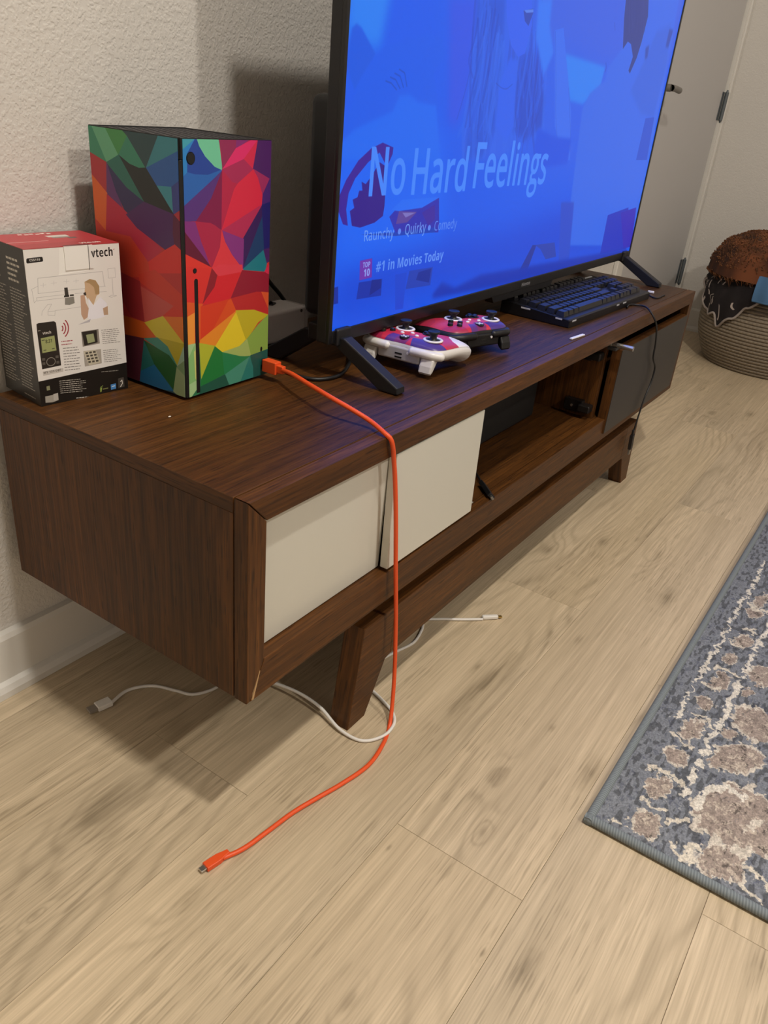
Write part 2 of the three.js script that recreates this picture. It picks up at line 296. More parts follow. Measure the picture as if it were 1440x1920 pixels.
// ---------------------------------------------------------------- the low media cabinet
{
  const t = thing('media_cabinet', 'long low walnut television cabinet with white and dark doors on splayed legs', 'cabinet');
  const W = (name, geo, along, parent = t, du = rnd() * 3, dv = rnd() * 3) => part(name, grainUV(geo, along, du, dv), walnut, parent);
  W('top_panel', boxAt(0, L, H - 0.018, H, ZB, D, 0.0012), 'x');
  W('end_panel', boxAt(0, 0.018, B, H - 0.018, ZB, D, 0.001), 'y');
  W('end_panel', boxAt(L - 0.018, L, B, H - 0.018, ZB, D, 0.001), 'y');
  W('bottom_panel', boxAt(0.018, L - 0.018, 0.216, 0.2385, ZB, D, 0), 'x');
  W('back_panel', boxAt(0.018, L - 0.018, 0.2385, H - 0.018, ZB, ZB + 0.006, 0), 'x');
  W('divider', boxAt(0.506, 0.522, 0.2385, H - 0.018, ZB + 0.006, D - 0.004, 0.0008), 'y');
  W('divider', boxAt(1.076, 1.092, 0.2385, H - 0.018, ZB + 0.006, D - 0.004, 0.0008), 'y');
  // front frame of four mitred pieces, a fine seam behind it
  const z0 = D + 0.0014, iy1 = 0.4150, iy0 = 0.2400, ix0 = 0.0275, ix1 = L - 0.0275, g = 0.0005;
  W('frame_rail', prism([[g * 2, H], [L - g * 2, H], [ix1 - g, iy1], [ix0 + g, iy1]], z0, ZF, 0.0012), 'x');
  W('frame_rail', prism([[0.006, B], [L - 0.006, B], [ix1 - g, iy0], [ix0 + g, iy0]], z0, ZF, 0.0012), 'x');
  W('frame_stile', prism([[0, H - g], [ix0, iy1 - g], [ix0, iy0 + g], [0.005, B + 0.0005], [0, B]], z0, ZF, 0.0012), 'y');
  W('frame_stile', prism([[L, H - g], [L, B], [L - 0.005, B + 0.0005], [ix1, iy0 + g], [ix1, iy1 - g]], z0, ZF, 0.0012), 'y');
  W('frame_core', boxAt(0.004, L - 0.004, H - 0.012, H - 0.003, D - 0.002, z0 + 0.004, 0), 'x');
  // pale raw edge in the opened mitre at the lower corner
  part('raw_edge', prism([[0.0075, B + 0.002], [0.0105, B + 0.001], [0.021, 0.2275], [0.0195, 0.2265]], ZF - 0.006, ZF + 0.0004), std(0xb59267, 0.7), t, 'pale raw board edge');
  // doors
  const whiteDoor = std(new THREE.Color().setRGB(0.62, 0.60, 0.525), 0.32);
  // the first door sits deeper than the second, its foot swung in a little
  const door = (x0, x1, y0, y1, zf, lean, label) => { const g = boxAt(x0, x1, y0 - y1, 0, -0.012, 0, 0.0012); g.rotateX(lean); g.translate(0, y1, zf); return part('door', g, whiteDoor, t, label); };
  door(0.0290, 0.2740, 0.2410, 0.4120, ZF - 0.0142, 0.018, 'white flat door set back in the frame');
  const d2 = door(0.2690, 0.5015, 0.2450, 0.4125, ZF - 0.0018, -0.012, 'white flat door standing forward');
  const chrome = std(0xc9c9c6, 0.25, { metalness: 0.9 });
  part('catch', cyl(0.0016, 0.0016, 0.012, 10, [0.5045, 0.2560, ZF - 0.004], 'x'), chrome, d2); part('catch', boxAt(0.5225, 0.5250, 0.296, 0.312, 0.400, 0.4025, 0.0005), chrome, d2);
  const greyDoor = std(0x272525, 0.42);
  const d3 = part('door', boxAt(1.0905, 1.566, 0.2085, 0.3905, ZF + 0.0035, ZF + 0.0045, 0.0003), greyDoor, t, 'dark grey door hanging low');
  part('door_core', grainUV(boxAt(1.0900, 1.5665, 0.2080, 0.3910, ZF - 0.0170, ZF + 0.0035, 0.001), 'y'), walnut, d3, 'walnut door edge');
  const hd = part('handle', merge([cyl(0.0052, 0.0052, 0.052, 18, [1.070, 0.4035, 0.442], 'z'), cyl(0.0066, 0.0066, 0.008, 18, [1.070, 0.4035, 0.420], 'z')]), chrome, d3, 'short silver rod');
  part('bracket', boxAt(1.063, 1.094, 0.3925, 0.3985, 0.418, 0.436, 0.001), std(0x2a2624, 0.5), hd);
  const dark = std(0x25211f, 0.4, { metalness: 0.5 });
  for (const y of [0.375, 0.262]) {
    const h = part('hinge', merge([boxAt(1.060, 1.076, y - 0.013, y + 0.013, 0.352, 0.392, 0.002), boxAt(1.050, 1.0745, y - 0.008, y + 0.008, 0.385, 0.412, 0.003)]), dark, t, 'dark concealed hinge');
    part('screw', cyl(0.003, 0.003, 0.003, 10, [1.0595, y, 0.37], 'x'), chrome, h);
  }
  // base: front and rear frames of a rail with two splayed legs, joined by cross bars
  const legPts = [[0.2320, 0.1645], [0.3060, 0.1645], [0.3060, 0.0825], [0.2935, 0.0800], [0.2515, 0], [0.2100, 0]];
  for (const [za, zb] of [[0.4030, 0.4358], [0.060, 0.0928]]) {
    W('base_rail', boxAt(0.306, L - 0.306, 0.0825, 0.1645, za, zb, 0.0012), 'x', t, 0.3, 0.2);
    part('leg', grainUV(prism(legPts, za, zb, 0.0012), 'x', 0.3, 0.2, true), walnut, t);
    part('leg', grainUV(prism(legPts.map(([x, y]) => [L - x, y]).reverse(), za, zb, 0.0012), 'x', 0.3, 0.2, true), walnut, t);
  }
  for (const x of [0.300, L - 0.330]) {
    W('cross_bar', boxAt(x, x + 0.03, 0.120, 0.162, 0.0928, 0.403, 0.001), 'z');
    for (const z of [0.09, 0.33]) W('spacer', boxAt(x, x + 0.03, 0.162, 0.216, z, z + 0.05, 0.001), 'z');
  }
}

// ---------------------------------------------------------------- television
const TVX0 = 0.357, TVX1 = 1.583, TVY0 = 0.513, TVY1 = 1.203, TVZ = 0.2555;
const screenTex = canvasTex(2048, 1152, (c) => {
  const S = (px, py) => { const q = onZ(px, py, TVZ); return [(q.x - TVX0) / (TVX1 - TVX0) * 2048, (TVY1 - q.y) / (TVY1 - TVY0) * 1152]; };
  const P = (pts, col) => poly(c, pts.map(([a, b]) => S(a, b)), col);
  // zoom frames used to read the picture: [x0, y0, scale]
  const fr = (x0, y0, k) => (pts) => pts.map(([a, b]) => [x0 + a / k, y0 + b / k]);
  const F5 = fr(600, 0, 2.057), F2 = fr(620, 240, 3.273), F6 = fr(620, 0, 3.789), F7 = fr(960, 0, 4.235);
  c.fillStyle = '#2362ec'; c.fillRect(0, 0, 2048, 1152);
  const soft = (pts, col, blur = 10) => { c.save(); c.filter = `blur(${blur}px)`; P(pts, col); c.restore(); };
  // broad fields of the picture
  soft(F5([[500, -400], [1440, -400], [1440, 300], [1150, 600], [900, 700], [560, 600]]), '#3f66ea', 60);
  soft(F5([[850, -400], [1440, -400], [1400, 200], [1100, 250], [860, 160]]), '#5068e4', 40);
  soft(F5([[100, -300], [330, -300], [230, 190], [110, 150]]), '#3d86f4', 12);
  soft(F5([[40, 1250], [560, 1100], [1180, 960], [1230, 700], [700, 900], [60, 1000]]), '#2050d8', 40);
  soft(F5([[60, 600], [480, 500], [480, 900], [50, 1050]]), '#2a6cf4', 30);
  // shark mural: fin, back, belly, gills, open mouth
  soft(F6([[115, 480], [150, 200], [185, 165], [220, 195], [320, 385], [170, 640]]), '#2460e2', 2);
  soft(F6([[100, 900], [210, 560], [330, 380], [400, 320], [560, 280], [700, 245], [790, 270], [820, 380], [730, 520], [760, 750], [600, 720], [430, 800], [160, 930], [80, 1010]]), '#2663ea', 3);
  soft(F6([[70, 1020], [170, 920], [440, 790], [490, 680], [560, 670], [620, 725], [750, 750], [780, 1140], [70, 1140]]), '#2f70f2', 3);
  c.strokeStyle = '#1f52c8'; c.lineWidth = 3; for (let k = 0; k < 4; k++) { const [q] = [F6([[390 + k * 32, 575 - k * 28], [430 + k * 32, 590 - k * 24], [470 + k * 24, 640 - k * 8]])]; c.beginPath(); q.forEach(([a, b], i) => { const s = S(a, b); i ? c.lineTo(...s) : c.moveTo(...s); }); c.stroke(); }
  P(F2([[105, 600], [75, 590], [45, 500], [48, 430], [95, 320], [170, 200], [250, 125], [320, 90], [385, 120], [380, 160], [345, 240], [300, 150], [230, 210], [150, 310], [110, 400], [95, 500]]), '#561f96');
  P(F2([[130, 600], [118, 510], [145, 490], [135, 440], [165, 425], [175, 385], [195, 385], [190, 330], [215, 345], [255, 290], [300, 210], [345, 240], [340, 330], [330, 480], [320, 540], [270, 580], [180, 612]]), '#4d1a88');
  // clutter of a lit shelf
  P(F2([[360, 545], [400, 500], [665, 425], [665, 600], [660, 640], [400, 650]]), '#4a35b0');
  P(F2([[420, 510], [530, 515], [470, 580], [400, 590]]), '#7a4a9a'); P(F2([[560, 520], [640, 470], [640, 560], [600, 600]]), '#5a2fa0'); P(F2([[440, 520], [520, 520], [460, 550]]), '#9a7ac0');
  P(F2([[370, 505], [440, 440], [670, 425], [560, 490], [420, 510]]), '#3a74f6');
  P(F2([[180, 655], [400, 640], [640, 610], [640, 640], [400, 662]]), '#2a46b8');
  // long-haired figure seen from the mouth down, a raised arm, and a second figure looking on (plain stand-ins)
  soft(F6([[1030, -20], [1440, -20], [1440, 480], [1440, 900], [1200, 1130], [930, 1130], [960, 760], [1020, 300]]), '#4468ea', 4);
  soft(F6([[840, -20], [1060, -20], [1020, 260], [980, 640], [900, 900], [830, 880], [840, 300]]), '#4a5ce6', 12);
  soft(F6([[1040, -20], [1240, -20], [1215, 500], [1180, 900], [1080, 1120], [950, 1130], [1000, 600]]), '#3c5cd6', 8); soft(F6([[1310, 420], [1440, 340], [1520, 700], [1500, 900], [1380, 1000], [1260, 900]]), '#3a54cc', 8);
  const strand = (pts, col, w) => { c.save(); c.globalAlpha = 0.4; c.strokeStyle = col; c.lineWidth = w; c.lineCap = 'round'; c.beginPath(); const q = pts.map(([a, b]) => S(a, b)); c.moveTo(...q[0]); for (let i = 1; i < q.length - 1; i++) c.quadraticCurveTo(q[i][0], q[i][1], (q[i][0] + q[i + 1][0]) / 2, (q[i][1] + q[i + 1][1]) / 2); c.lineTo(...q[q.length - 1]); c.stroke(); c.restore(); };
  const R = mulberry(5);
  for (let k = 0; k < 90; k++) {
    const side = k % 2, x = side ? 1290 + R() * 260 : 1010 + R() * 230, dark = R();
    const col = dark > 0.75 ? '#3c4cc0' : dark > 0.45 ? '#3f60e0' : '#4a70ee';
    const a = -20 + R() * 420, len = 400 + R() * 520;
    strand(F6([[x, a], [x + (R() - 0.5) * 60 - 20, a + len * 0.35], [x + (R() - 0.5) * 90 - (side ? 40 : 60), a + len * 0.7], [x + (R() - 0.5) * 90 - (side ? 60 : 80), a + len]]), col, 4 + R() * 12);
  }
  P(F6([[1250, -20], [1430, -20], [1430, 180], [1380, 380], [1330, 405], [1280, 320], [1250, 120]]), '#4a68f0');
  P(F6([[1370, 75], [1440, 62], [1440, 90], [1405, 185], [1380, 150]]), '#4450b8'); P(F6([[1375, 72], [1440, 66], [1440, 88], [1390, 92]]), '#7088ec');
  soft(F6([[1270, 420], [1330, 420], [1300, 900], [1250, 1000], [1170, 900], [1200, 600]]), '#4468ee', 4);
  strand(F6([[1175, 590], [1230, 650], [1290, 600]]), '#3a48b4', 3);
  soft(F7([[415, 425], [740, 530], [700, 690], [560, 830], [460, 800]]), '#3f86f4', 4);
  soft(F7([[210, -10], [320, -10], [300, 200], [330, 420], [250, 600], [190, 300]]), '#4a7ef6', 6);
  P(F7([[340, 240], [410, 220], [470, 900], [460, 1270], [400, 1290], [340, 1000]]), '#5074f0'); strand(F7([[345, 250], [350, 600], [345, 1000], [380, 1230]]), '#3450c8', 3); strand(F7([[450, 700], [465, 1000], [460, 1200]]), '#3450c8', 3);
  soft(F7([[170, 1200], [205, 1020], [350, 1090], [470, 1100], [440, 1300], [240, 1330]]), '#2f5ae4', 4);
  soft(F7([[560, 860], [620, 740], [740, 640], [760, 540], [880, 380], [900, -20], [1330, -20], [1200, 700], [960, 1950], [420, 1950]]), '#4c70ea', 3);
  P(F7([[905, -10], [1085, -10], [1080, 130], [1030, 330], [990, 460], [935, 585], [925, 560], [960, 450], [945, 350], [920, 330], [880, 390], [890, 150]]), '#4a4690');
  for (let k = 0; k < 16; k++) { const x = 915 + R() * 150; strand(F7([[x, 0], [x + 10 * (R() - 0.5), 120], [x - 30 * R() + 10, 260]]), R() > 0.5 ? '#3c3680' : '#5a56a4', 2); }
  soft(F7([[940, 720], [990, 620], [1150, 250], [1260, 200], [1230, 500], [1120, 940], [1020, 900]]), '#4a6adf', 8);
  strand(F7([[745, 500], [750, 540], [738, 570]]), '#3038a0', 4); strand(F7([[815, 180], [818, 240]]), '#3038a0', 3);
  soft(F7([[1060, 380], [1090, 360], [1075, 460], [1055, 470]]), '#4250b4', 4); soft(F7([[1250, 230], [1280, 240], [1240, 380], [1220, 370]]), '#4250b4', 4);
  P(F7([[1060, 940], [1130, 930], [1070, 1271], [985, 1271]]), '#3a58d0');
  soft(F5([[930, 780], [980, 780], [960, 1000], [920, 1010]]), '#3f52cc', 3);
  // lower edge: table, bag, cups
  P(F5([[760, 1060], [820, 945], [835, 945], [800, 1040], [770, 1070]]), '#3a3a9c'); P(F5([[830, 945], [905, 935], [910, 990], [870, 1000], [850, 960]]), '#4048b0');
  P(F5([[1110, 830], [1190, 800], [1180, 960], [1080, 980]]), '#3a3cc0'); P(F5([[1160, 820], [1220, 800], [1200, 950], [1170, 960]]), '#5030b8');
  P(F5([[150, 1090], [240, 1075], [235, 1140], [140, 1155]]), '#2438a8'); P(F5([[200, 1080], [235, 1076], [235, 1110], [190, 1140]]), '#1c2c8c');
  P(F5([[345, 1045], [435, 1030], [425, 1100], [330, 1115]]), '#3a46b4'); P(F5([[380, 1050], [430, 1035], [420, 1090], [370, 1080]]), '#2c3498');
  P(F5([[55, 1110], [70, 1105], [70, 1170], [50, 1175]]), '#26349c'); P(F5([[290, 1060], [335, 1050], [320, 1190], [290, 1195]]), '#2c4cd0');
  soft(F5([[430, 1140], [470, 1090], [520, 1110], [620, 1060], [900, 1010], [1180, 960], [1190, 985], [700, 1100], [440, 1150]]), '#1f3cb4', 6);
  { const im = c.getImageData(0, 0, 2048, 1152), d = im.data; for (let i = 0; i < d.length; i += 4) { d[i] = Math.max(4, d[i] - 34); d[i + 1] = Math.max(0, d[i + 1] - 9); d[i + 2] = Math.min(255, d[i + 2] + 2); } c.putImageData(im, 0, 0); }
  // lettering
  const text = (str, px, py, px2, hpx, font, col, alpha = 1) => {
    const [x0, y0] = S(px, py), [x1] = S(px2, py - (px2 - px) * 0.16); const [, yt] = S(px, py - hpx);
    c.save(); c.globalAlpha = alpha; c.fillStyle = col; c.font = `${font.includes('bold') ? 'bold ' : ''}100px sans-serif`; c.textBaseline = 'alphabetic';
    const w = c.measureText(str).width; c.translate(x0, y0); c.scale((x1 - x0) / w, (y0 - yt) / 72); c.fillText(str, 0, 0); if (hpx > 50) { c.strokeStyle = col; c.lineWidth = 2.6; c.strokeText(str, 0, 0); } c.restore();
  };
  text('No', 686, 367, 760, 92, 'regular', '#3f86ff'); text('Hard', 766, 364, 876, 86, 'regular', '#3f86ff'); text('Feelings', 882, 352, 1024, 84, 'regular', '#3f86ff');
  text('Raunchy', 681, 453, 738, 20, 'regular', '#6f9cf8'); text('Quirky', 758, 441, 798, 20, 'regular', '#6f9cf8'); text('Comedy', 813, 433, 856, 18, 'regular', '#5a86f4');
  for (const [a, b] of [[749, 434], [805, 427]]) { const s = S(a, b); c.fillStyle = '#5a86f4'; c.beginPath(); c.arc(s[0], s[1], 7, 0, 7); c.fill(); }
  P([[675, 489], [698, 484], [697, 520], [674, 526]], '#6a2fae');
  text('TOP', 680, 502, 694, 9, 'bold', '#8fa8f8'); text('10', 681, 519, 693, 13, 'bold', '#8fa8f8');
  text('#1 in Movies Today', 704, 511, 830, 20, 'bold', '#5f90f8');
});
{
  const t = thing('television', 'large flat television with a blue film menu on its screen', 'television');
  const black = std(0x0d0d10, 0.38), blackMatt = std(0x121216, 0.55);
  const bz = 0.0075;
  part('panel', boxAt(TVX0 - bz, TVX1 + bz, TVY0 - 0.018, TVY1 + bz, 0.2345, TVZ - 0.0022, 0.003), blackMatt, t);
  const bezel = part('bezel', merge([
    boxAt(TVX0 - bz, TVX0, TVY0 - 0.018, TVY1 + bz, TVZ - 0.004, TVZ + 0.0018, 0.0012), boxAt(TVX1, TVX1 + bz, TVY0 - 0.018, TVY1 + bz, TVZ - 0.004, TVZ + 0.0018, 0.0012),
    boxAt(TVX0, TVX1, TVY1, TVY1 + bz, TVZ - 0.004, TVZ + 0.0018, 0.0012), boxAt(TVX0, TVX1, TVY0 - 0.018, TVY0, TVZ - 0.004, TVZ + 0.0022, 0.0012)]), black, t);
  part('receiver_strip', prism([[0.835, TVY0 - 0.016], [1.115, TVY0 - 0.016], [1.103, TVY0 - 0.030], [0.847, TVY0 - 0.030]], 0.238, TVZ + 0.001, 0.001), black, t);
  const sg = new THREE.PlaneGeometry(TVX1 - TVX0, TVY1 - TVY0); sg.translate((TVX0 + TVX1) / 2, (TVY0 + TVY1) / 2, TVZ);
  part('screen', sg, new THREE.MeshPhysicalMaterial({ color: 0x050507, roughness: 0.32, emissive: 0xffffff, emissiveMap: screenTex, emissiveIntensity: SCREEN_GLOW / EXPOSURE }), t, 'glowing blue screen');
  part('rear_housing', merge([boxAt(TVX0 + 0.028, TVX1 - 0.028, TVY0 + 0.005, 0.802, 0.178, 0.236, 0.012), boxAt(TVX0 + 0.06, TVX1 - 0.06, TVY0 + 0.02, 0.756, 0.160, 0.182, 0.01)]), blackMatt, t);
  const logo = canvasTex(256, 64, (c) => { c.fillStyle = '#101013'; c.fillRect(0, 0, 256, 64); c.fillStyle = '#8a8a90'; c.font = 'bold 50px sans-serif'; c.textAlign = 'center'; c.fillText('Hisense', 128, 48); });
  const lg = new THREE.PlaneGeometry(0.052, 0.012); lg.translate(0.975, TVY0 - 0.0095, TVZ + 0.0026); part('logo', lg, new THREE.MeshStandardMaterial({ map: logo, roughness: 0.4 }), bezel);
  // splayed feet: a front and a rear bar from under the panel down to the cabinet top
  for (const [x, s] of [[0.376, 1], [1.551, -1]]) {
    const bar = (zt, zb, len) => { const a = [[0, 0], [len, 0], [len, 0], [0, 0]]; const yt = TVY0 - 0.010, y0 = H + 0.0006;
      const dir = Math.sign(zb - zt), out = [[zt - dir * 0.012, yt], [zt + dir * 0.026, yt], [zb, y0 + 0.010], [zb + dir * 0.001, y0 + 0.002], [zb - dir * 0.003, y0], [zb - dir * 0.030, y0]];
      const sh = dir > 0 ? out.slice().reverse() : out; const g = prism(sh, -0.010, 0.010, 0.002); g.applyMatrix4(new THREE.Matrix4().makeBasis(V(0, 0, 1), V(0, 1, 0), V(-1, 0, 0))); g.translate(x + s * 0.004, 0, 0); return g; };
    const f = part('foot', merge([bar(0.242, 0.3625), bar(0.222, 0.120), boxAt(x + s * 0.004 - 0.016, x + s * 0.004 + 0.016, TVY0 - 0.022, TVY0 + 0.002, 0.208, 0.262, 0.003)]), blackMatt, t);
  }
  const lamp = new THREE.RectAreaLight(new THREE.Color().setRGB(0.10, 0.26, 1.0), SCREEN_LIGHT / EXPOSURE, TVX1 - TVX0, TVY1 - TVY0);
  lamp.position.set((TVX0 + TVX1) / 2, (TVY0 + TVY1) / 2, TVZ + 0.004); lamp.lookAt(lamp.position.x, lamp.position.y, 5); lamp.name = 'screen_light'; t.add(lamp);
}

// ---------------------------------------------------------------- game console with a colourful faceted wrap
{
  const XW = 0.151, XH = 0.301, yaw = 0.0133, cx = 0.1507, cz = 0.1915;
  const ex = V(Math.cos(yaw), 0, -Math.sin(yaw)), ez = V(-Math.sin(yaw), 0, -Math.cos(yaw));
  const org = V(cx, H + 0.0005, cz);
  function face(px, py, e, n) { const d = ray(px, py), k = org.clone().sub(CAM).dot(n) / d.dot(n), q = CAM.clone().addScaledVector(d, k).sub(org); return [q.dot(e) / XW, q.y / XH]; }
  const nF = ez.clone().negate(), nL = ex.clone().negate();
  const CW = 768, CH = 1536;
  const put = (c, list, e, n, flip) => { for (const [zone, pts, col] of list) { const z = zones[zone]; const q = pts.map(([a, b]) => { const [u, v] = face(z[0] + a / z[2], z[1] + b / z[2], e, n); return [(flip ? 1 - u : u) * CW, (1 - v) * CH]; }); poly(c, q, col); c.strokeStyle = col; c.lineWidth = 5; c.stroke(); } };
  const zones = { T: [300, 240, 6.261], B: [300, 500, 6.261], M: [150, 220, 6.857], N: [160, 480, 6.857] };
  const front = [
    ['T', [[150, 60], [1400, 60], [1400, 1800], [150, 1800]], '#b02448'], ['B', [[150, -60], [1400, -60], [1400, 1700], [150, 1700]], '#c43030'], ['B', [[150, 900], [1400, 900], [1400, 1700], [150, 1700]], '#2f7450'],
    ['T', [[190, 80], [410, 80], [415, 130], [225, 300]], '#3f9bb0'], ['T', [[215, 300], [415, 125], [320, 300], [320, 520], [235, 620]], '#2b80c8'],
    ['T', [[415, 120], [730, 490], [560, 555], [410, 550], [320, 530], [320, 300]], '#25459c'], ['T', [[320, 525], [410, 550], [560, 555], [730, 490], [640, 590], [245, 960], [228, 620]], '#2a63b4'],
    ['T', [[420, 90], [680, 90], [728, 490], [640, 450], [530, 330], [460, 210]], '#6fc49f'], ['T', [[680, 90], [900, 90], [890, 240], [730, 490], [722, 300]], '#8f2a56'], ['T', [[900, 90], [1110, 90], [890, 240]], '#822c74'],
    ['T', [[890, 240], [1080, 140], [1160, 120], [980, 370], [730, 490]], '#dc2c6c'], ['T', [[1160, 120], [1090, 485], [980, 370]], '#d02a4e'], ['T', [[1158, 90], [1340, 90], [1340, 640], [1285, 600], [1090, 485]], '#4c2064'],
    ['T', [[728, 490], [980, 370], [1092, 490], [900, 660], [840, 640]], '#a82a58'], ['T', [[228, 970], [640, 590], [730, 500], [600, 850], [430, 1090], [250, 1095]], '#56327e'],
    ['T', [[730, 500], [722, 1205], [650, 1140], [590, 1110], [425, 1092], [600, 830]], '#80194a'], ['T', [[730, 495], [845, 640], [905, 655], [850, 800], [722, 1205]], '#b4244a'],
    ['T', [[1092, 490], [1130, 530], [1205, 750], [1195, 905], [722, 1205], [870, 720], [915, 650]], '#d62846'], ['T', [[1100, 488], [1285, 600], [1205, 790], [1150, 580]], '#9c2c60'], ['T', [[722, 1205], [1195, 900], [1165, 985], [980, 1300]], '#b42a56'],
    ['T', [[1285, 600], [1340, 600], [1340, 860], [1195, 910], [1205, 780]], '#472370'], ['T', [[1195, 905], [1340, 850], [1340, 1400], [1215, 1430], [1195, 1100]], '#211c68'], ['T', [[1190, 920], [1195, 1100], [970, 1660], [970, 1305], [1110, 1060]], '#3a1a5a'], ['T', [[1195, 1050], [1217, 1432], [970, 1662]], '#1e3c6c'],
    ['T', [[1217, 1430], [1252, 1580], [1230, 1682], [968, 1662]], '#1f7888'], ['T', [[1215, 1430], [1340, 1390], [1340, 1520], [1252, 1582]], '#472060'], ['T', [[250, 1098], [420, 1108], [500, 1380], [590, 1645], [265, 1190]], '#80307c'], ['T', [[418, 1108], [590, 1118], [722, 1205], [705, 1400], [610, 1645], [490, 1350]], '#ac2448'],
    ['T', [[245, 1170], [602, 1642], [270, 1470]], '#641634'], ['T', [[735, 1210], [980, 1305], [970, 1662], [840, 1490], [760, 1340]], '#863282'], ['T', [[722, 1210], [760, 1340], [840, 1490], [972, 1665], [945, 1800], [680, 1800], [608, 1645], [705, 1400]], '#dc3844'],
    ['T', [[255, 1465], [604, 1642], [590, 1800], [265, 1800]], '#de372f'], ['T', [[1340, 1500], [1340, 1800], [1222, 1690]], '#d22c50'],
    ['B', [[265, 0], [604, 25], [500, 442], [470, 470], [300, 420]], '#da322e'], ['B', [[608, 22], [672, 110], [640, 240], [500, 442]], '#8e1d2c'], ['B', [[672, 108], [960, 55], [830, 375], [800, 400], [500, 442], [640, 240]], '#d6242f'], ['B', [[618, 25], [690, -20], [960, -20], [965, 55], [690, 106]], '#de3d4c'],
    ['B', [[962, 45], [1232, 70], [1340, 130], [1340, 300], [1130, 298], [830, 375]], '#921a32'], ['B', [[828, 375], [1130, 298], [1190, 300], [1340, 560], [1260, 555], [1100, 508], [888, 522]], '#bc2b2c'], ['B', [[1190, 298], [1340, 310], [1340, 560], [1265, 480]], '#d8562e'],
    ['B', [[285, 420], [500, 440], [478, 480], [470, 900], [400, 545], [300, 605]], '#e05a28'], ['B', [[478, 470], [830, 378], [890, 522], [478, 862]], '#d83e22'], ['B', [[800, 400], [830, 378], [890, 522], [620, 745]], '#dd5022'], ['B', [[890, 522], [650, 935], [460, 905], [472, 862]], '#e88c2a'], ['B', [[300, 605], [402, 545], [405, 910], [315, 925]], '#f0983c'],
    ['B', [[900, 520], [1010, 845], [930, 930], [730, 1006], [648, 935]], '#e4ca2c'], ['B', [[888, 516], [1100, 508], [1265, 565], [1150, 650], [1010, 862]], '#c2b026'], ['B', [[1340, 520], [1340, 960], [1060, 1040], [1010, 860], [1150, 680], [1265, 565]], '#88a84c'], ['B', [[730, 1006], [930, 935], [1018, 850], [1062, 1040], [930, 1052]], '#a4b866'],
    ['B', [[460, 900], [645, 932], [485, 1330]], '#b4ba34'], ['B', [[315, 925], [412, 905], [440, 1420], [330, 1580]], '#a8cc92'], ['B', [[330, 1090], [400, 930], [425, 1330], [340, 1380]], '#88bc74'], ['B', [[400, 1000], [415, 980], [430, 1330], [415, 1310]], '#d0d07a'],
    ['B', [[642, 938], [732, 1010], [755, 1255], [480, 1410], [485, 1320]], '#1f7a3a'], ['B', [[732, 1008], [930, 1052], [1048, 1058], [755, 1262]], '#23804e'], ['B', [[1062, 1042], [1340, 940], [1340, 1240], [1090, 1305], [1085, 1180]], '#1d554e'], ['B', [[760, 1268], [1050, 1058], [948, 1345], [805, 1395]], '#48907a'], ['B', [[1050, 1058], [1088, 1180], [1090, 1305], [946, 1345]], '#2a7a72'], ['B', [[465, 1415], [760, 1268], [808, 1395], [465, 1530]], '#1f5646'],
  ];
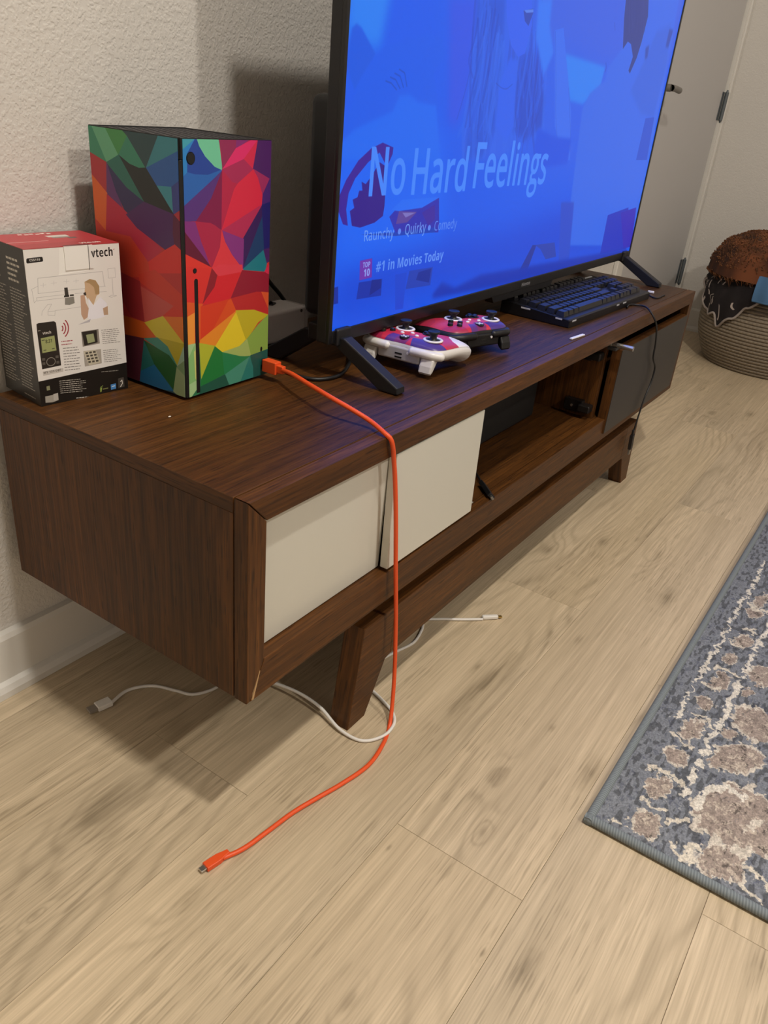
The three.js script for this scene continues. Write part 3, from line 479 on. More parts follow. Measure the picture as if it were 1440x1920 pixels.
  const left = [
    ['M', [[0, 0], [1500, 0], [1500, 2100], [0, 2100]], '#a8303c'], ['N', [[0, -100], [1500, -100], [1500, 2100], [0, 2100]], '#b83030'], ['N', [[0, 1500], [1500, 1500], [1500, 2100], [0, 2100]], '#2a4a58'],
    ['M', [[60, 40], [140, 60], [345, 572], [90, 425]], '#3f8f70'], ['M', [[135, 60], [300, 70], [500, 482], [350, 576]], '#66b088'], ['M', [[298, 70], [470, 90], [615, 240], [600, 260], [500, 482]], '#479454'], ['M', [[615, 240], [850, 650], [760, 652], [640, 600], [500, 482], [600, 260]], '#3a8a70'],
    ['M', [[460, 60], [1035, 190], [850, 650], [612, 238]], '#2c4a50'], ['M', [[1030, 180], [1300, 190], [1300, 430], [855, 650]], '#3a8694'], ['M', [[855, 652], [1300, 420], [1300, 800], [1180, 900], [975, 885]], '#2d60a8'], ['M', [[975, 882], [1182, 900], [1205, 1245]], '#3e90a0'], ['M', [[1182, 898], [1300, 800], [1300, 1180], [1205, 1245]], '#38468c'],
    ['M', [[505, 490], [640, 602], [760, 655], [850, 652], [1205, 1245], [830, 1085]], '#232c2c'], ['M', [[348, 578], [500, 486], [822, 1082], [600, 905]], '#2c7064'], ['M', [[90, 425], [345, 580], [350, 970], [120, 680]], '#b0363e'], ['M', [[345, 585], [470, 900], [545, 1160], [350, 975]], '#623a74'], ['M', [[362, 612], [600, 905], [815, 1082], [602, 1245], [470, 950]], '#33335e'],
    ['M', [[110, 680], [352, 975], [342, 1465], [150, 1250]], '#dc6a2c'], ['M', [[352, 990], [585, 1205], [1060, 1705], [885, 1860], [650, 1535], [340, 1465]], '#b82a46'], ['M', [[600, 1250], [822, 1088], [1205, 1250], [1330, 1450], [1330, 1740], [1222, 1640], [1108, 1705], [740, 1420]], '#4c2862'], ['M', [[1205, 1250], [1330, 1400], [1330, 1740], [1222, 1640], [1200, 1500]], '#5a1c40'],
    ['M', [[140, 1230], [340, 1465], [650, 1535], [890, 1880], [900, 2050], [150, 2050]], '#c8402e'], ['M', [[885, 1860], [1108, 1705], [1222, 1640], [1330, 1740], [1330, 2000], [900, 2000]], '#d4302c'],
    ['N', [[690, 240], [900, 180], [1300, 560], [1300, 800], [1140, 650], [705, 330]], '#c83a2a'], ['N', [[708, 385], [1142, 650], [1005, 775], [762, 840]], '#c04e48'], ['N', [[440, 200], [705, 330], [762, 840], [590, 770], [450, 500]], '#9c2a30'], ['N', [[1005, 770], [1142, 650], [1310, 790], [1150, 830]], '#cc3626'],
    ['N', [[480, 760], [770, 855], [930, 1050], [700, 1065], [480, 1000]], '#cc5c20'], ['N', [[1005, 782], [1310, 790], [1320, 1160], [1270, 1130]], '#d87226'], ['N', [[768, 855], [1002, 776], [1275, 1135], [925, 1048]], '#ccba36'], ['N', [[925, 1048], [1280, 1138], [1182, 1410], [1060, 1160]], '#b2a424'],
    ['N', [[760, 1060], [930, 1050], [1060, 1165], [1182, 1410], [1080, 1285]], '#44887a'], ['N', [[745, 1075], [1080, 1280], [1182, 1420], [1142, 1735], [890, 1405]], '#225a2c'], ['N', [[752, 1075], [892, 1405], [695, 1500]], '#236a68'], ['N', [[695, 1490], [892, 1400], [1142, 1738], [680, 1640]], '#206898'], ['N', [[480, 1005], [755, 1060], [695, 1640], [440, 1640]], '#5c2638'],
    ['N', [[1180, 1430], [1320, 1570], [1330, 1900], [1138, 1740]], '#90a47a'], ['N', [[1180, 1430], [1320, 1300], [1320, 1575]], '#76946a'], ['N', [[1190, 1405], [1282, 1130], [1330, 1150], [1320, 1305]], '#94b49c'],
  ];
  const frontTex = canvasTex(CW, CH, (c) => put(c, front, ex, nF, false));
  const leftTex = canvasTex(CW, CH, (c) => put(c, left, ez, nL, true));
  const t = thing('game_console', 'upright black game console in a colourful faceted wrap', 'game console', [cx, H + 0.0005, cz], yaw);
  const blackMat = std(0x0e0e10, 0.5), wrap = (m) => new THREE.MeshStandardMaterial({ map: m, roughness: 0.42 });
  // local frame: x along the front, z forward, origin at the front left bottom corner
  part('body', boxAt(0, XW, 0.003, XH - 0.022, -XW, 0, 0.0015), blackMat, t);
  part('foot', cyl(0.066, 0.066, 0.004, 48, [XW / 2, 0.002, -XW / 2]), blackMat, t);
  const shell = part('upper_rim', merge([boxAt(0, XW, XH - 0.022, XH, -0.0025, 0, 0.0008), boxAt(0, XW, XH - 0.022, XH, -XW, -XW + 0.0025, 0.0008), boxAt(0, 0.0025, XH - 0.022, XH, -XW, 0, 0.0008), boxAt(XW - 0.0025, XW, XH - 0.022, XH, -XW, 0, 0.0008)]), blackMat, t);
  const sh = new THREE.Shape([[0.001, 0.001], [XW - 0.001, 0.001], [XW - 0.001, XW - 0.001], [0.001, XW - 0.001]].map(([a, b]) => new THREE.Vector2(a, b)));
  for (let j = 0; j < 12; j++) for (let i = 0; i < 12 - (j % 2); i++) { const h = new THREE.Path(); h.absellipse(0.0105 + i * 0.0118 + (j % 2) * 0.0059, 0.0105 + j * 0.0118, 0.0046, 0.0046, 0, Math.PI * 2, true, 0); sh.holes.push(h); }
  const vg = new THREE.ExtrudeGeometry(sh, { depth: 0.003, bevelEnabled: false, curveSegments: 5 }); vg.rotateX(-Math.PI / 2); vg.translate(0, XH - 0.0042, 0);
  part('vent_grille', vg, std(0x2c2a2e, 0.5), shell, 'black grille of round holes');
  // wrap panels stand 0.4 mm proud, a dark gap between them at the corner
  const panelUV = (g, u, v) => g;
  const fg = (() => { const s = new THREE.Shape([[0.0042, 0.004], [XW - 0.0006, 0.004], [XW - 0.0006, XH - 0.0012], [0.0042, XH - 0.0012]].map(([a, b]) => new THREE.Vector2(a, b)));
    const hole = (x, y, r) => { const h = new THREE.Path(); h.absellipse(x, y, r, r, 0, Math.PI * 2, true, 0); s.holes.push(h); };
    hole(face(357, 297, ex, nF)[0] * XW, face(357, 297, ex, nF)[1] * XH, 0.0068);
    hole(face(365, 508, ex, nF)[0] * XW, face(365, 508, ex, nF)[1] * XH, 0.0032);
    const q = [[363, 528], [370, 528], [376, 738], [369, 740]].map(([a, b]) => { const f = face(a, b, ex, nF); return [f[0] * XW, f[1] * XH]; });
    const sx0 = (q[0][0] + q[3][0]) / 2, sx1 = (q[1][0] + q[2][0]) / 2, sy0 = 0.006, sy1 = q[0][1] + 0.003; slot = [sx0, sx1, sy0, sy1];
    const h = new THREE.Path(); const rr = (sx1 - sx0) / 2; h.moveTo(sx0, sy0); h.lineTo(sx0, sy1 - rr); h.absarc(sx0 + rr, sy1 - rr, rr, Math.PI, 0, true); h.lineTo(sx1, sy0); h.lineTo(sx0, sy0); s.holes.push(h);
    const port = (x0, x1, y0, y1) => { const k = new THREE.Path(); k.moveTo(x0, y0); k.lineTo(x0, y1); k.lineTo(x1, y1); k.lineTo(x1, y0); k.lineTo(x0, y0); s.holes.push(k); };
    port(0.1385, 0.1455, 0.012, 0.0265); 
    const pr = new THREE.Path(); pr.absellipse(0.1375, 0.0405, 0.0022, 0.0036, 0, Math.PI * 2, true, 0); s.holes.push(pr);
    const g = new THREE.ExtrudeGeometry(s, { depth: 0.0004, bevelEnabled: false, curveSegments: 16 }); return g; })();
  var slot;
  const uvOf = (g, fu) => { const p = g.attributes.position, uv = new Float32Array(p.count * 2); for (let i = 0; i < p.count; i++) { const [u, v] = fu(p.getX(i), p.getY(i), p.getZ(i)); uv[i * 2] = u; uv[i * 2 + 1] = v; } g.setAttribute('uv', new THREE.BufferAttribute(uv, 2)); return g; };
  uvOf(fg, (x, y) => [x / XW, y / XH]);
  part('front_wrap', fg, wrap(frontTex), t, 'front sheet of bright facets');
  const lg = boxAt(-0.0005, 0, 0.004, XH - 0.0012, -XW + 0.0006, -0.0030, 0); uvOf(lg, (x, y, z) => [1 + z / XW, y / XH]);
  part('side_wrap', lg, wrap(leftTex), t, 'side sheet of dark green, red and purple facets');
  const rg = boxAt(XW, XW + 0.0005, 0.004, XH - 0.0012, -XW + 0.0006, -0.0006, 0); uvOf(rg, (x, y, z) => [-z / XW, y / XH]); part('side_wrap', rg, wrap(leftTex), t);
  const pb = face(357, 297, ex, nF); part('power_button', cyl(0.0062, 0.0058, 0.0012, 32, [pb[0] * XW, pb[1] * XH, 0.0004], 'z'), std(0x16161a, 0.35), t, 'black round button');
  part('eject_button', cyl(0.0027, 0.0025, 0.001, 20, [face(365, 508, ex, nF)[0] * XW, face(365, 508, ex, nF)[1] * XH, 0.0003], 'z'), std(0x16161a, 0.35), t);
  part('usb_port', merge([boxAt(0.1390, 0.1450, 0.0125, 0.014, -0.0002, 0.0003, 0), boxAt(0.1390, 0.1450, 0.0245, 0.026, -0.0002, 0.0003, 0)]), std(0x2a2a2c, 0.4), t);
}

// ---------------------------------------------------------------- carton of a cordless telephone
{
  const P0 = V(0.0132, H, 0.0935), P1 = V(0.1290, H, 0.1069);
  const ex = P1.clone().sub(P0), BW = ex.length(); ex.normalize(); const nF = V(-ex.z, 0, ex.x), yaw = Math.atan2(-ex.z, ex.x), BH = 0.180, BD = 0.086;
  const face = (zx, zy) => { const px = zx / 5.052, py = 400 + zy / 5.052, d = ray(px, py), k = P0.clone().sub(CAM).dot(nF) / d.dot(nF), q = CAM.clone().addScaledVector(d, k).sub(P0); return [q.dot(ex) / BW * 1024, (1 - q.y / BH) * 1592]; };
  const R = mulberry(3);
  const frontTex = canvasTex(1024, 1592, (c) => {
    const Q = (pts, col) => poly(c, pts.map(([a, b]) => face(a, b)), col);
    const ln = (pts, col, w) => { c.strokeStyle = col; c.lineWidth = w; c.beginPath(); pts.forEach(([a, b], i) => { const q = face(a, b); i ? c.lineTo(...q) : c.moveTo(...q); }); c.stroke(); };
    const txt = (s, a, b, wz, size, col, bold) => { const q = face(a, b), q2 = face(a + wz, b - wz * 0.09); c.save(); c.fillStyle = col; c.font = `${bold ? 'bold ' : ''}${size}px sans-serif`; const m = c.measureText(s).width; c.translate(...q); c.scale((q2[0] - q[0]) / m, 1); c.fillText(s, 0, 0); c.restore(); };
    const lines = (a, b, n, dy, w, col, th) => { for (let i = 0; i < n; i++) { let x = a + i * 2.2; const end = x + w * (0.75 + R() * 0.25), y = b + i * dy; while (x < end) { const e = Math.min(end, x + 8 + R() * 26); ln([[x, y - (x - a) * 0.10], [e, y - (e - a) * 0.10]], col, th); x = e + 5; } } };
    c.fillStyle = '#e4e0dc'; c.fillRect(0, 0, 1024, 1592);
    Q([[340, 1600], [1230, 1405], [1280, 1700], [360, 1900]], '#17120e');
    // pull tab and the model badge
    Q([[560, 330], [826, 300], [846, 535], [560, 580]], '#ece9e4'); ln([[828, 300], [848, 535]], '#3a3430', 7); ln([[556, 580], [848, 535]], '#f6f4f0', 8);
    { const q = [[262, 440], [392, 425], [396, 445], [262, 462]].map(([a, b]) => face(a, b)); c.strokeStyle = c.fillStyle = '#1c1816'; c.lineWidth = 26; c.lineJoin = 'round'; c.beginPath(); q.forEach((p, i) => (i ? c.lineTo(...p) : c.moveTo(...p))); c.closePath(); c.stroke(); c.fill(); }
    txt('CS5119', 278, 456, 104, 30, '#cfcac4', true);
    txt('vtech', 862, 418, 212, 118, '#141010', true); ln([[1074, 345], [1082, 336]], '#b02030', 7);
    // line drawing of a sofa, a side table with a lamp
    const g = '#a8a4a4';
    ln([[360, 760], [358, 615], [970, 550], [990, 690]], g, 4); ln([[300, 720], [360, 690], [360, 760], [1000, 690]], g, 3); ln([[300, 720], [325, 850], [350, 820], [345, 800], [610, 770]], g, 3); ln([[350, 830], [610, 800]], g, 3); ln([[710, 760], [1010, 740]], g, 3);
    for (const [a, b] of [[410, 680], [510, 660], [630, 645], [720, 640]]) { ln([[a - 28, b + 3], [a + 28, b - 3]], '#c0bcbc', 3); ln([[a, b - 22], [a, b + 22]], '#c0bcbc', 3); }
    ln([[395, 970], [400, 930], [450, 865], [490, 860], [455, 925], [455, 965], [520, 968], [522, 925], [455, 930]], g, 3); ln([[522, 922], [770, 885]], g, 3);
    ln([[1020, 525], [1088, 516], [1096, 606], [1028, 615], [1020, 525]], g, 3); ln([[1062, 615], [1072, 770]], g, 4); ln([[1030, 790], [1060, 775], [1105, 780], [1060, 795], [1030, 790]], g, 3);
    // small telephone on its base
    Q([[608, 705], [640, 702], [650, 775], [615, 780]], '#3a3632'); Q([[605, 780], [655, 772], [655, 792], [607, 796]], '#2a2624'); Q([[662, 770], [698, 766], [700, 782], [662, 786]], '#3a3632'); Q([[615, 800], [660, 795], [700, 790], [708, 850], [660, 868], [615, 866]], '#85817a');
    // person telephoning (a plain drawing)
    Q([[800, 650], [850, 622], [905, 635], [940, 690], [940, 765], [915, 780], [885, 870], [840, 830], [800, 760], [805, 700]], '#c8a988'); Q([[800, 650], [850, 622], [905, 635], [940, 690], [942, 760], [905, 770], [890, 700], [850, 665]], '#a88a62');
    Q([[790, 755], [812, 745], [818, 775], [795, 782]], '#2a2422'); Q([[762, 780], [800, 770], [815, 850], [840, 900], [830, 985], [795, 1010], [770, 960], [765, 860]], '#c09c84');
    Q([[835, 800], [885, 870], [950, 790], [1010, 850], [1025, 960], [960, 990], [850, 1010], [830, 985], [842, 900]], '#e8e6ee'); Q([[975, 900], [1020, 878], [1025, 960], [985, 965]], '#b89a80'); Q([[740, 1055], [860, 1000], [850, 1030]], '#b8b4ba');
    // large handset with a green display
    Q([[345, 1050], [365, 1040], [510, 1022], [530, 1035], [580, 1440], [400, 1478], [352, 1130]], '#28221e'); Q([[385, 1185], [515, 1157], [535, 1298], [402, 1325]], '#9aa06a'); ln([[360, 1115], [384, 1110]], '#a8a29a', 6);
    txt('vtech', 405, 1150, 82, 40, '#cfcac4', true); txt('8:31', 432, 1232, 66, 52, '#3a3c28', true); ln([[395, 1205], [425, 1200]], '#4a4c38', 8); ln([[412, 1300], [440, 1294]], '#4a4c38', 8); ln([[492, 1284], [518, 1278]], '#4a4c38', 8);
    { const q = face(483, 1405); c.strokeStyle = '#8a847c'; c.lineWidth = 7; c.beginPath(); c.ellipse(q[0], q[1], 46, 42, 0, 0, 7); c.stroke(); } for (const [a, b] of [[412, 1385], [540, 1360], [415, 1425], [548, 1412]]) Q([[a - 14, b - 12], [a + 14, b - 15], [a + 15, b + 10], [a - 13, b + 12]], '#5a544e');
    Q([[405, 1500], [600, 1465], [600, 1500], [410, 1540]], '#c4beb8'); txt('MY 123 DEF', 412, 1522, 170, 30, '#5a544e', true);
    for (let k = 0; k < 3; k++) { const pts = []; for (let i = 0; i <= 10; i++) { const a = -0.95 + i * 0.19; pts.push([572 + Math.cos(a) * (24 + k * 26), 1090 + Math.sin(a) * (30 + k * 33)]); } ln(pts, '#9a2a34', 12); }
    lines(580, 1215, 2, 30, 115, '#a0404a', 9); lines(596, 1280, 9, 26, 160, '#6a6460', 7);
    Q([[768, 1122], [932, 1096], [946, 1232], [784, 1264]], '#8a827a'); Q([[775, 1125], [915, 1104], [925, 1222], [800, 1255]], '#2a2420'); Q([[815, 1152], [885, 1138], [900, 1215], [832, 1232]], '#9aa078');
    Q([[790, 1305], [956, 1286], [964, 1420], [804, 1452]], '#a8a096'); Q([[790, 1310], [905, 1292], [950, 1410], [845, 1440]], '#c4bca8'); for (let r = 0; r < 4; r++) for (let k = 0; k < 3; k++) Q([[808 + k * 36 + r * 9, 1318 + r * 28 - k * 6], [832 + k * 36 + r * 9, 1314 + r * 28 - k * 6], [836 + k * 36 + r * 9, 1330 + r * 28 - k * 6], [812 + k * 36 + r * 9, 1335 + r * 28 - k * 6]], '#4a443c');
    lines(958, 1108, 8, 18, 175, '#78726e', 6); lines(975, 1300, 7, 18, 165, '#78726e', 6);
    lines(560, 1590, 7, 19, 255, '#bdb6ac', 7); lines(960, 1503, 1, 20, 200, '#9a948c', 7); lines(722, 1750, 1, 20, 200, '#d8d2ca', 9);
    Q([[428, 1735], [500, 1720], [550, 1700], [556, 1768], [500, 1790], [432, 1795]], '#a49e94'); Q([[440, 1640], [470, 1632], [476, 1672], [444, 1680]], '#8a8a6a'); Q([[505, 1712], [548, 1702], [552, 1765], [510, 1775]], '#bab4ac');
    Q([[948, 1655], [968, 1648], [962, 1690], [950, 1695]], '#8a9a4a'); ln([[950, 1650], [975, 1632]], '#8a9a4a', 7); ln([[975, 1665], [1025, 1655]], '#7a7a4a', 12); Q([[1048, 1622], [1098, 1610], [1100, 1660], [1052, 1672]], '#4a86c4'); ln([[1060, 1640], [1090, 1633]], '#dfe8f0', 8); Q([[1118, 1565], [1172, 1550], [1180, 1640], [1122, 1655]], '#4a443e'); ln([[1140, 1595], [1155, 1580], [1160, 1610], [1140, 1645]], '#d8d2ca', 9);
  });
  const sideTex = canvasTex(768, 1592, (c) => {
    c.fillStyle = '#2e2a25'; c.fillRect(0, 0, 768, 1592);
    const col = (x, y, n, dy, w, th, s) => { for (let i = 0; i < n; i++) { let a = x; const e0 = x + w * (0.6 + 0.4 * R()); while (a < e0) { const e = Math.min(e0, a + 14 + R() * 50); c.fillStyle = s; c.fillRect(a, y + i * dy, e - a, th); a = e + 9; } } };
    col(390, 120, 5, 52, 260, 22, '#c8c2b6'); col(390, 420, 34, 31, 320, 9, '#a8a297'); col(40, 120, 5, 52, 260, 22, '#c8c2b6'); col(40, 420, 34, 31, 300, 9, '#a8a297'); col(420, 1530, 1, 30, 300, 12, '#8a847a');
  });
  const topTex = canvasTex(1024, 768, (c) => {
    c.fillStyle = '#b53a40'; c.fillRect(0, 0, 1024, 768); c.fillStyle = '#a83238'; c.fillRect(0, 560, 1024, 208);
    c.fillStyle = '#d8d0c8'; c.fillRect(520, 190, 230, 90); c.fillStyle = '#8a847c'; c.fillRect(540, 280, 190, 60); c.fillStyle = '#5a544e'; c.fillRect(690, 330, 90, 60);
    c.fillStyle = '#e0b8b4'; c.fillRect(0, 440, 430, 12); for (let i = 0; i < 6; i++) { c.fillStyle = '#efe2da'; c.fillRect(300 + i * 60, 40 + (i % 2) * 20, 44, 40); }
    c.fillStyle = '#f0e8e0'; c.font = 'bold 90px sans-serif'; c.fillText('vtech', 640, 690); c.fillStyle = '#6a2a2c'; c.fillRect(420, 716, 280, 52);
  });
  const t = thing('telephone_carton', 'small white and black cordless telephone carton with a red top', 'box', [P0.x, H, P0.z], yaw);
  const card = std(0x9a8468, 0.9), pm = (m) => new THREE.MeshStandardMaterial({ map: m, roughness: 0.38 });
  const sheet = (pts, uvs, mat, name, label) => { const g = new THREE.BufferGeometry(); g.setAttribute('position', new THREE.Float32BufferAttribute(pts.flat(), 3)); g.setAttribute('uv', new THREE.Float32BufferAttribute(uvs.flat(), 2)); g.setIndex([0, 1, 2, 0, 2, 3]); g.computeVertexNormals(); return part(name, g, mat, t, label); };
  part('board', boxAt(0.0006, BW - 0.0006, 0.0006, BH - 0.0006, -BD + 0.0006, -0.0006, 0.001), card, t);
  const panel = (x0, x1, y0, y1, z0, z1, uvf, mat, name, label) => { const g = boxAt(x0, x1, y0, y1, z0, z1, 0), p = g.attributes.position, uv = g.attributes.uv; for (let i = 0; i < p.count; i++) { const [u, v] = uvf(p.getX(i), p.getY(i), p.getZ(i)); uv.setXY(i, u, v); } return part(name, g, mat, t, label); };
  panel(0, BW, 0.0003, BH, -0.0006, 0, (x, y) => [x / BW, y / BH], pm(frontTex), 'front_panel', 'white printed front with a black foot');
  panel(0, 0.0006, 0.0003, BH, -BD, -0.0006, (x, y, z) => [1 + z / BD, y / BH], pm(sideTex), 'side_panel', 'dark grey side with lines of pale text');
  panel(BW - 0.0006, BW, 0.0003, BH, -BD, -0.0006, (x, y, z) => [-z / BD, y / BH], pm(sideTex), 'side_panel', 'dark grey side with lines of pale text');
  panel(0.0006, BW - 0.0006, 0.0003, BH, -BD, -BD + 0.0006, (x, y) => [x / BW, y / BH], std(0x2e2a25, 0.5), 'rear_panel');
  panel(0, BW, BH, BH + 0.0006, -BD, 0.0002, (x, y, z) => [x / BW, -z / BD], pm(topTex), 'top_flap', 'red printed lid');
  panel(BW * 0.40, BW * 0.70, BH - 0.026, BH + 0.0004, 0.0001, 0.0009, (x, y) => [x / BW, y / BH], pm(frontTex), 'tuck_tab', 'white tab tucked over the front');
}

// ---------------------------------------------------------------- game controllers
function controllerSurface() {
  const half = [[0, -0.050], [0.022, -0.052], [0.044, -0.0515], [0.058, -0.047], [0.067, -0.036], [0.0725, -0.018], [0.0755, 0.004], [0.0765, 0.026], [0.0735, 0.044], [0.066, 0.053], [0.056, 0.050], [0.048, 0.038], [0.039, 0.024], [0.028, 0.0155], [0.014, 0.013], [0, 0.0125]];
  const pts = half.concat(half.slice(1, -1).reverse().map(([x, z]) => [-x, z])).map(([x, z]) => V(x, 0, z));
  const curve = new THREE.CatmullRomCurve3(pts, true, 'centripetal'), N = 96, ring = curve.getPoints(N).slice(0, N), cz = -0.017;
  const at = (u, k, top) => {
    const r = ring[k % N], x = r.x * u, z = cz + (r.z - cz) * u, grip = sstep(-0.005, 0.05, z) * sstep(0.02, 0.06, Math.abs(x));
    const mid = 0.0300 - 0.16 * Math.max(0, z + 0.01) * (0.4 + 0.6 * grip);
    const e = Math.sqrt(Math.max(0, 1 - Math.pow(u, 5)));
    const yy = top ? mid + 0.0150 * e : mid - (0.0165 + 0.0120 * grip) * Math.sqrt(Math.max(0, 1 - Math.pow(u, 4)));
    return V(x, yy, z);
  };
  const build = (u0, u1, rows, top, lift) => {
    const pos = [], uv = [], idx = [];
    for (let j = 0; j <= rows; j++) for (let k = 0; k <= N; k++) { const s = j / rows, u = u0 + (u1 - u0) * (1 - (1 - s) * (1 - s)); const p = at(u, k, top); pos.push(p.x, p.y + lift, p.z); uv.push(p.x / 0.16 + 0.5, 0.5 - p.z / 0.12); }
    for (let j = 0; j < rows; j++) for (let k = 0; k < N; k++) { const a = j * (N + 1) + k, b = a + 1, c = a + N + 1, d = c + 1; if (top) idx.push(a, b, c, b, d, c); else idx.push(a, c, b, b, c, d); }
    const g = new THREE.BufferGeometry(); g.setAttribute('position', new THREE.Float32BufferAttribute(pos, 3)); g.setAttribute('uv', new THREE.Float32BufferAttribute(uv, 2)); g.setIndex(idx); g.computeVertexNormals(); return g;
  };
  const topY = (x, z) => { const th = Math.atan2(z - cz, x); let best = 0, bd = 9; ring.forEach((r, k) => { let d = Math.abs(Math.atan2(r.z - cz, r.x) - th); if (d > Math.PI) d = 2 * Math.PI - d; if (d < bd) { bd = d; best = k; } }); const r = ring[best], u = Math.hypot(x, z - cz) / Math.hypot(r.x, r.z - cz); return at(Math.min(u, 1), best, true).y; };
  return { body: merge([build(0.001, 1, 26, true, 0), build(0.001, 1, 26, false, 0)]), plate: build(0.001, 0.955, 24, true, 0.0007), topY };
}
const CS = controllerSurface();
const padSkin = (white) => canvasTex(640, 480, (c) => {
  const Q = (pts, col) => poly(c, pts.map(([x, z]) => [(x / 0.16 + 0.5) * 640, (z / 0.12 + 0.5) * 480]), col);
  c.fillStyle = '#c62b44'; c.fillRect(0, 0, 640, 480);
  Q([[-0.08, -0.06], [-0.02, -0.06], [-0.012, -0.035], [-0.05, -0.028], [-0.08, -0.03]], '#4a3484'); Q([[0.006, -0.06], [0.03, -0.06], [0.022, -0.034], [0.004, -0.036]], '#5b2f7a'); Q([[0.03, -0.06], [0.08, -0.06], [0.08, -0.02], [0.04, -0.03]], '#a8294c');
  Q([[-0.02, -0.03], [0.03, -0.03], [0.04, 0.01], [-0.03, 0.012]], '#cf2d3e'); Q([[-0.08, -0.025], [-0.04, -0.026], [-0.02, 0], [-0.08, 0.0]], '#b53250'); Q([[0.03, -0.02], [0.08, -0.02], [0.08, 0.01], [0.03, 0.005]], '#c8384a'); Q([[-0.01, -0.045], [0.0, -0.06], [0.012, -0.05], [0.008, -0.03], [-0.012, -0.026]], '#7a2a62');
  const gripCol = white ? '#e6e2e0' : '#b4304c'; Q([[-0.08, 0.000], [-0.060, 0.002], [-0.045, 0.018], [-0.03, 0.06], [-0.08, 0.06]], gripCol); Q([[0.08, 0.000], [0.060, 0.002], [0.045, 0.018], [0.03, 0.06], [0.08, 0.06]], gripCol);
});
function controller(label, white, pos, turn, tilt) {
  const t = thing('game_controller', label, 'game controller', pos, turn);
  t.rotation.order = 'YXZ'; t.rotation.x = tilt || 0;
  const body = std(white ? 0xd9d5d2 : 0x131316, white ? 0.42 : 0.5), dark = std(0x101013, 0.45), pale = std(0xe8e4e4, 0.4);
  part('body', CS.body, body, t);
  const face = part('faceplate', CS.plate, new THREE.MeshStandardMaterial({ map: padSkin(white), roughness: 0.35 }), t, 'red and violet patterned faceplate');
  // sticks with pale rings
  for (const [x, z] of [[-0.040, -0.024], [0.0215, 0.001]]) {
    const y = CS.topY(x, z);
    const ring = part('stick_ring', new THREE.TorusGeometry(0.0128, 0.0024, 10, 36).rotateX(Math.PI / 2).scale(1, 0.7, 1).translate(x, y + 0.0012, z), pale, face, 'pale ring');
    const pr = [[0, 0], [0.0105, 0], [0.0095, 0.002], [0.0052, 0.003], [0.0050, 0.009], [0.0088, 0.0115], [0.0092, 0.0138], [0.0084, 0.0148], [0.006, 0.0136], [0, 0.0132]].map(([a, b]) => new THREE.Vector2(a, b));
    part('thumbstick', new THREE.LatheGeometry(pr, 28).translate(x, y, z), dark, t, 'black thumbstick');
  }
  { const x = -0.0215, z = 0.001, y = CS.topY(x, z); part('direction_pad', merge([cyl(0.0118, 0.0112, 0.002, 28, [x, y + 0.0012, z]), boxAt(x - 0.0098, x + 0.0098, y + 0.0015, y + 0.0046, z - 0.0032, z + 0.0032, 0.001), boxAt(x - 0.0032, x + 0.0032, y + 0.0015, y + 0.0046, z - 0.0098, z + 0.0098, 0.001)]), dark, t); }
  for (const [dx, dz, col] of [[0, 0.0105, 0x3a6a44], [0.0105, 0, 0x7a3440], [-0.0105, 0, 0x2f4a86], [0, -0.0105, 0x8a7a3c]]) { const x = 0.040 + dx, z = -0.024 + dz, y = CS.topY(x, z); const b = part('action_button', cyl(0.0046, 0.0042, 0.004, 20, [x, y + 0.0018, z]), dark, t); part('marking', cyl(0.0020, 0.0020, 0.0004, 12, [x, y + 0.0040, z]), std(col, 0.4), b); }
  for (const [x, z] of [[-0.0125, -0.024], [0.0125, -0.024], [0, -0.015]]) { const y = CS.topY(x, z); part('menu_button', new THREE.SphereGeometry(0.0034, 14, 10).scale(1, 0.55, 0.8).translate(x, y + 0.001, z), pale, t, 'small pale button'); }
  { const y = CS.topY(0, -0.0385); const lb = part('logo_button', cyl(0.0078, 0.0074, 0.0022, 28, [0, y + 0.0008, -0.0385]), dark, t, 'black round button with a white cross'); const arm = (a) => { const g = boxAt(-0.0062, 0.0062, 0, 0.0006, -0.0012, 0.0012, 0.0002); g.rotateY(a); g.translate(0, y + 0.0018, -0.0385); return g; }; part('cross_mark', merge([arm(0.75), arm(-0.75)]), std(0xe6e6e6, 0.4), lb); }
  // shoulder: bumpers, triggers and the middle panel
  for (const s of [-1, 1]) {
    const bp = [[s * 0.0225, 0.0305, -0.0520], [s * 0.040, 0.0310, -0.0530], [s * 0.054, 0.0300, -0.0500], [s * 0.064, 0.0285, -0.0415]].map((p) => V(...p));
    const g = new THREE.TubeGeometry(new THREE.CatmullRomCurve3(bp), 20, 0.0062, 12, false); part('bumper', merge([g, new THREE.SphereGeometry(0.0062, 12, 10).translate(...bp[0].toArray()), new THREE.SphereGeometry(0.0062, 12, 10).translate(...bp[3].toArray())]), white ? std(0xe2dfdc, 0.3) : dark, t);
    const prof = prism([[-0.048, 0.028], [-0.056, 0.024], [-0.0605, 0.015], [-0.0625, 0.006], [-0.0600, 0.003], [-0.054, 0.006], [-0.047, 0.014], [-0.040, 0.022]], -0.0105, 0.0105, 0.0025); prof.applyMatrix4(new THREE.Matrix4().makeBasis(V(0, 0, 1), V(0, 1, 0), V(-1, 0, 0))); prof.translate(s * 0.049, 0, 0.002);
    part('trigger', prof, white ? std(0xd2cfcc, 0.35) : dark, t);
  }
  const mp = part('rear_panel', boxAt(-0.036, 0.036, 0.012, 0.0325, -0.0535, -0.042, 0.003), white ? std(0xb4b0ae, 0.45) : dark, t);
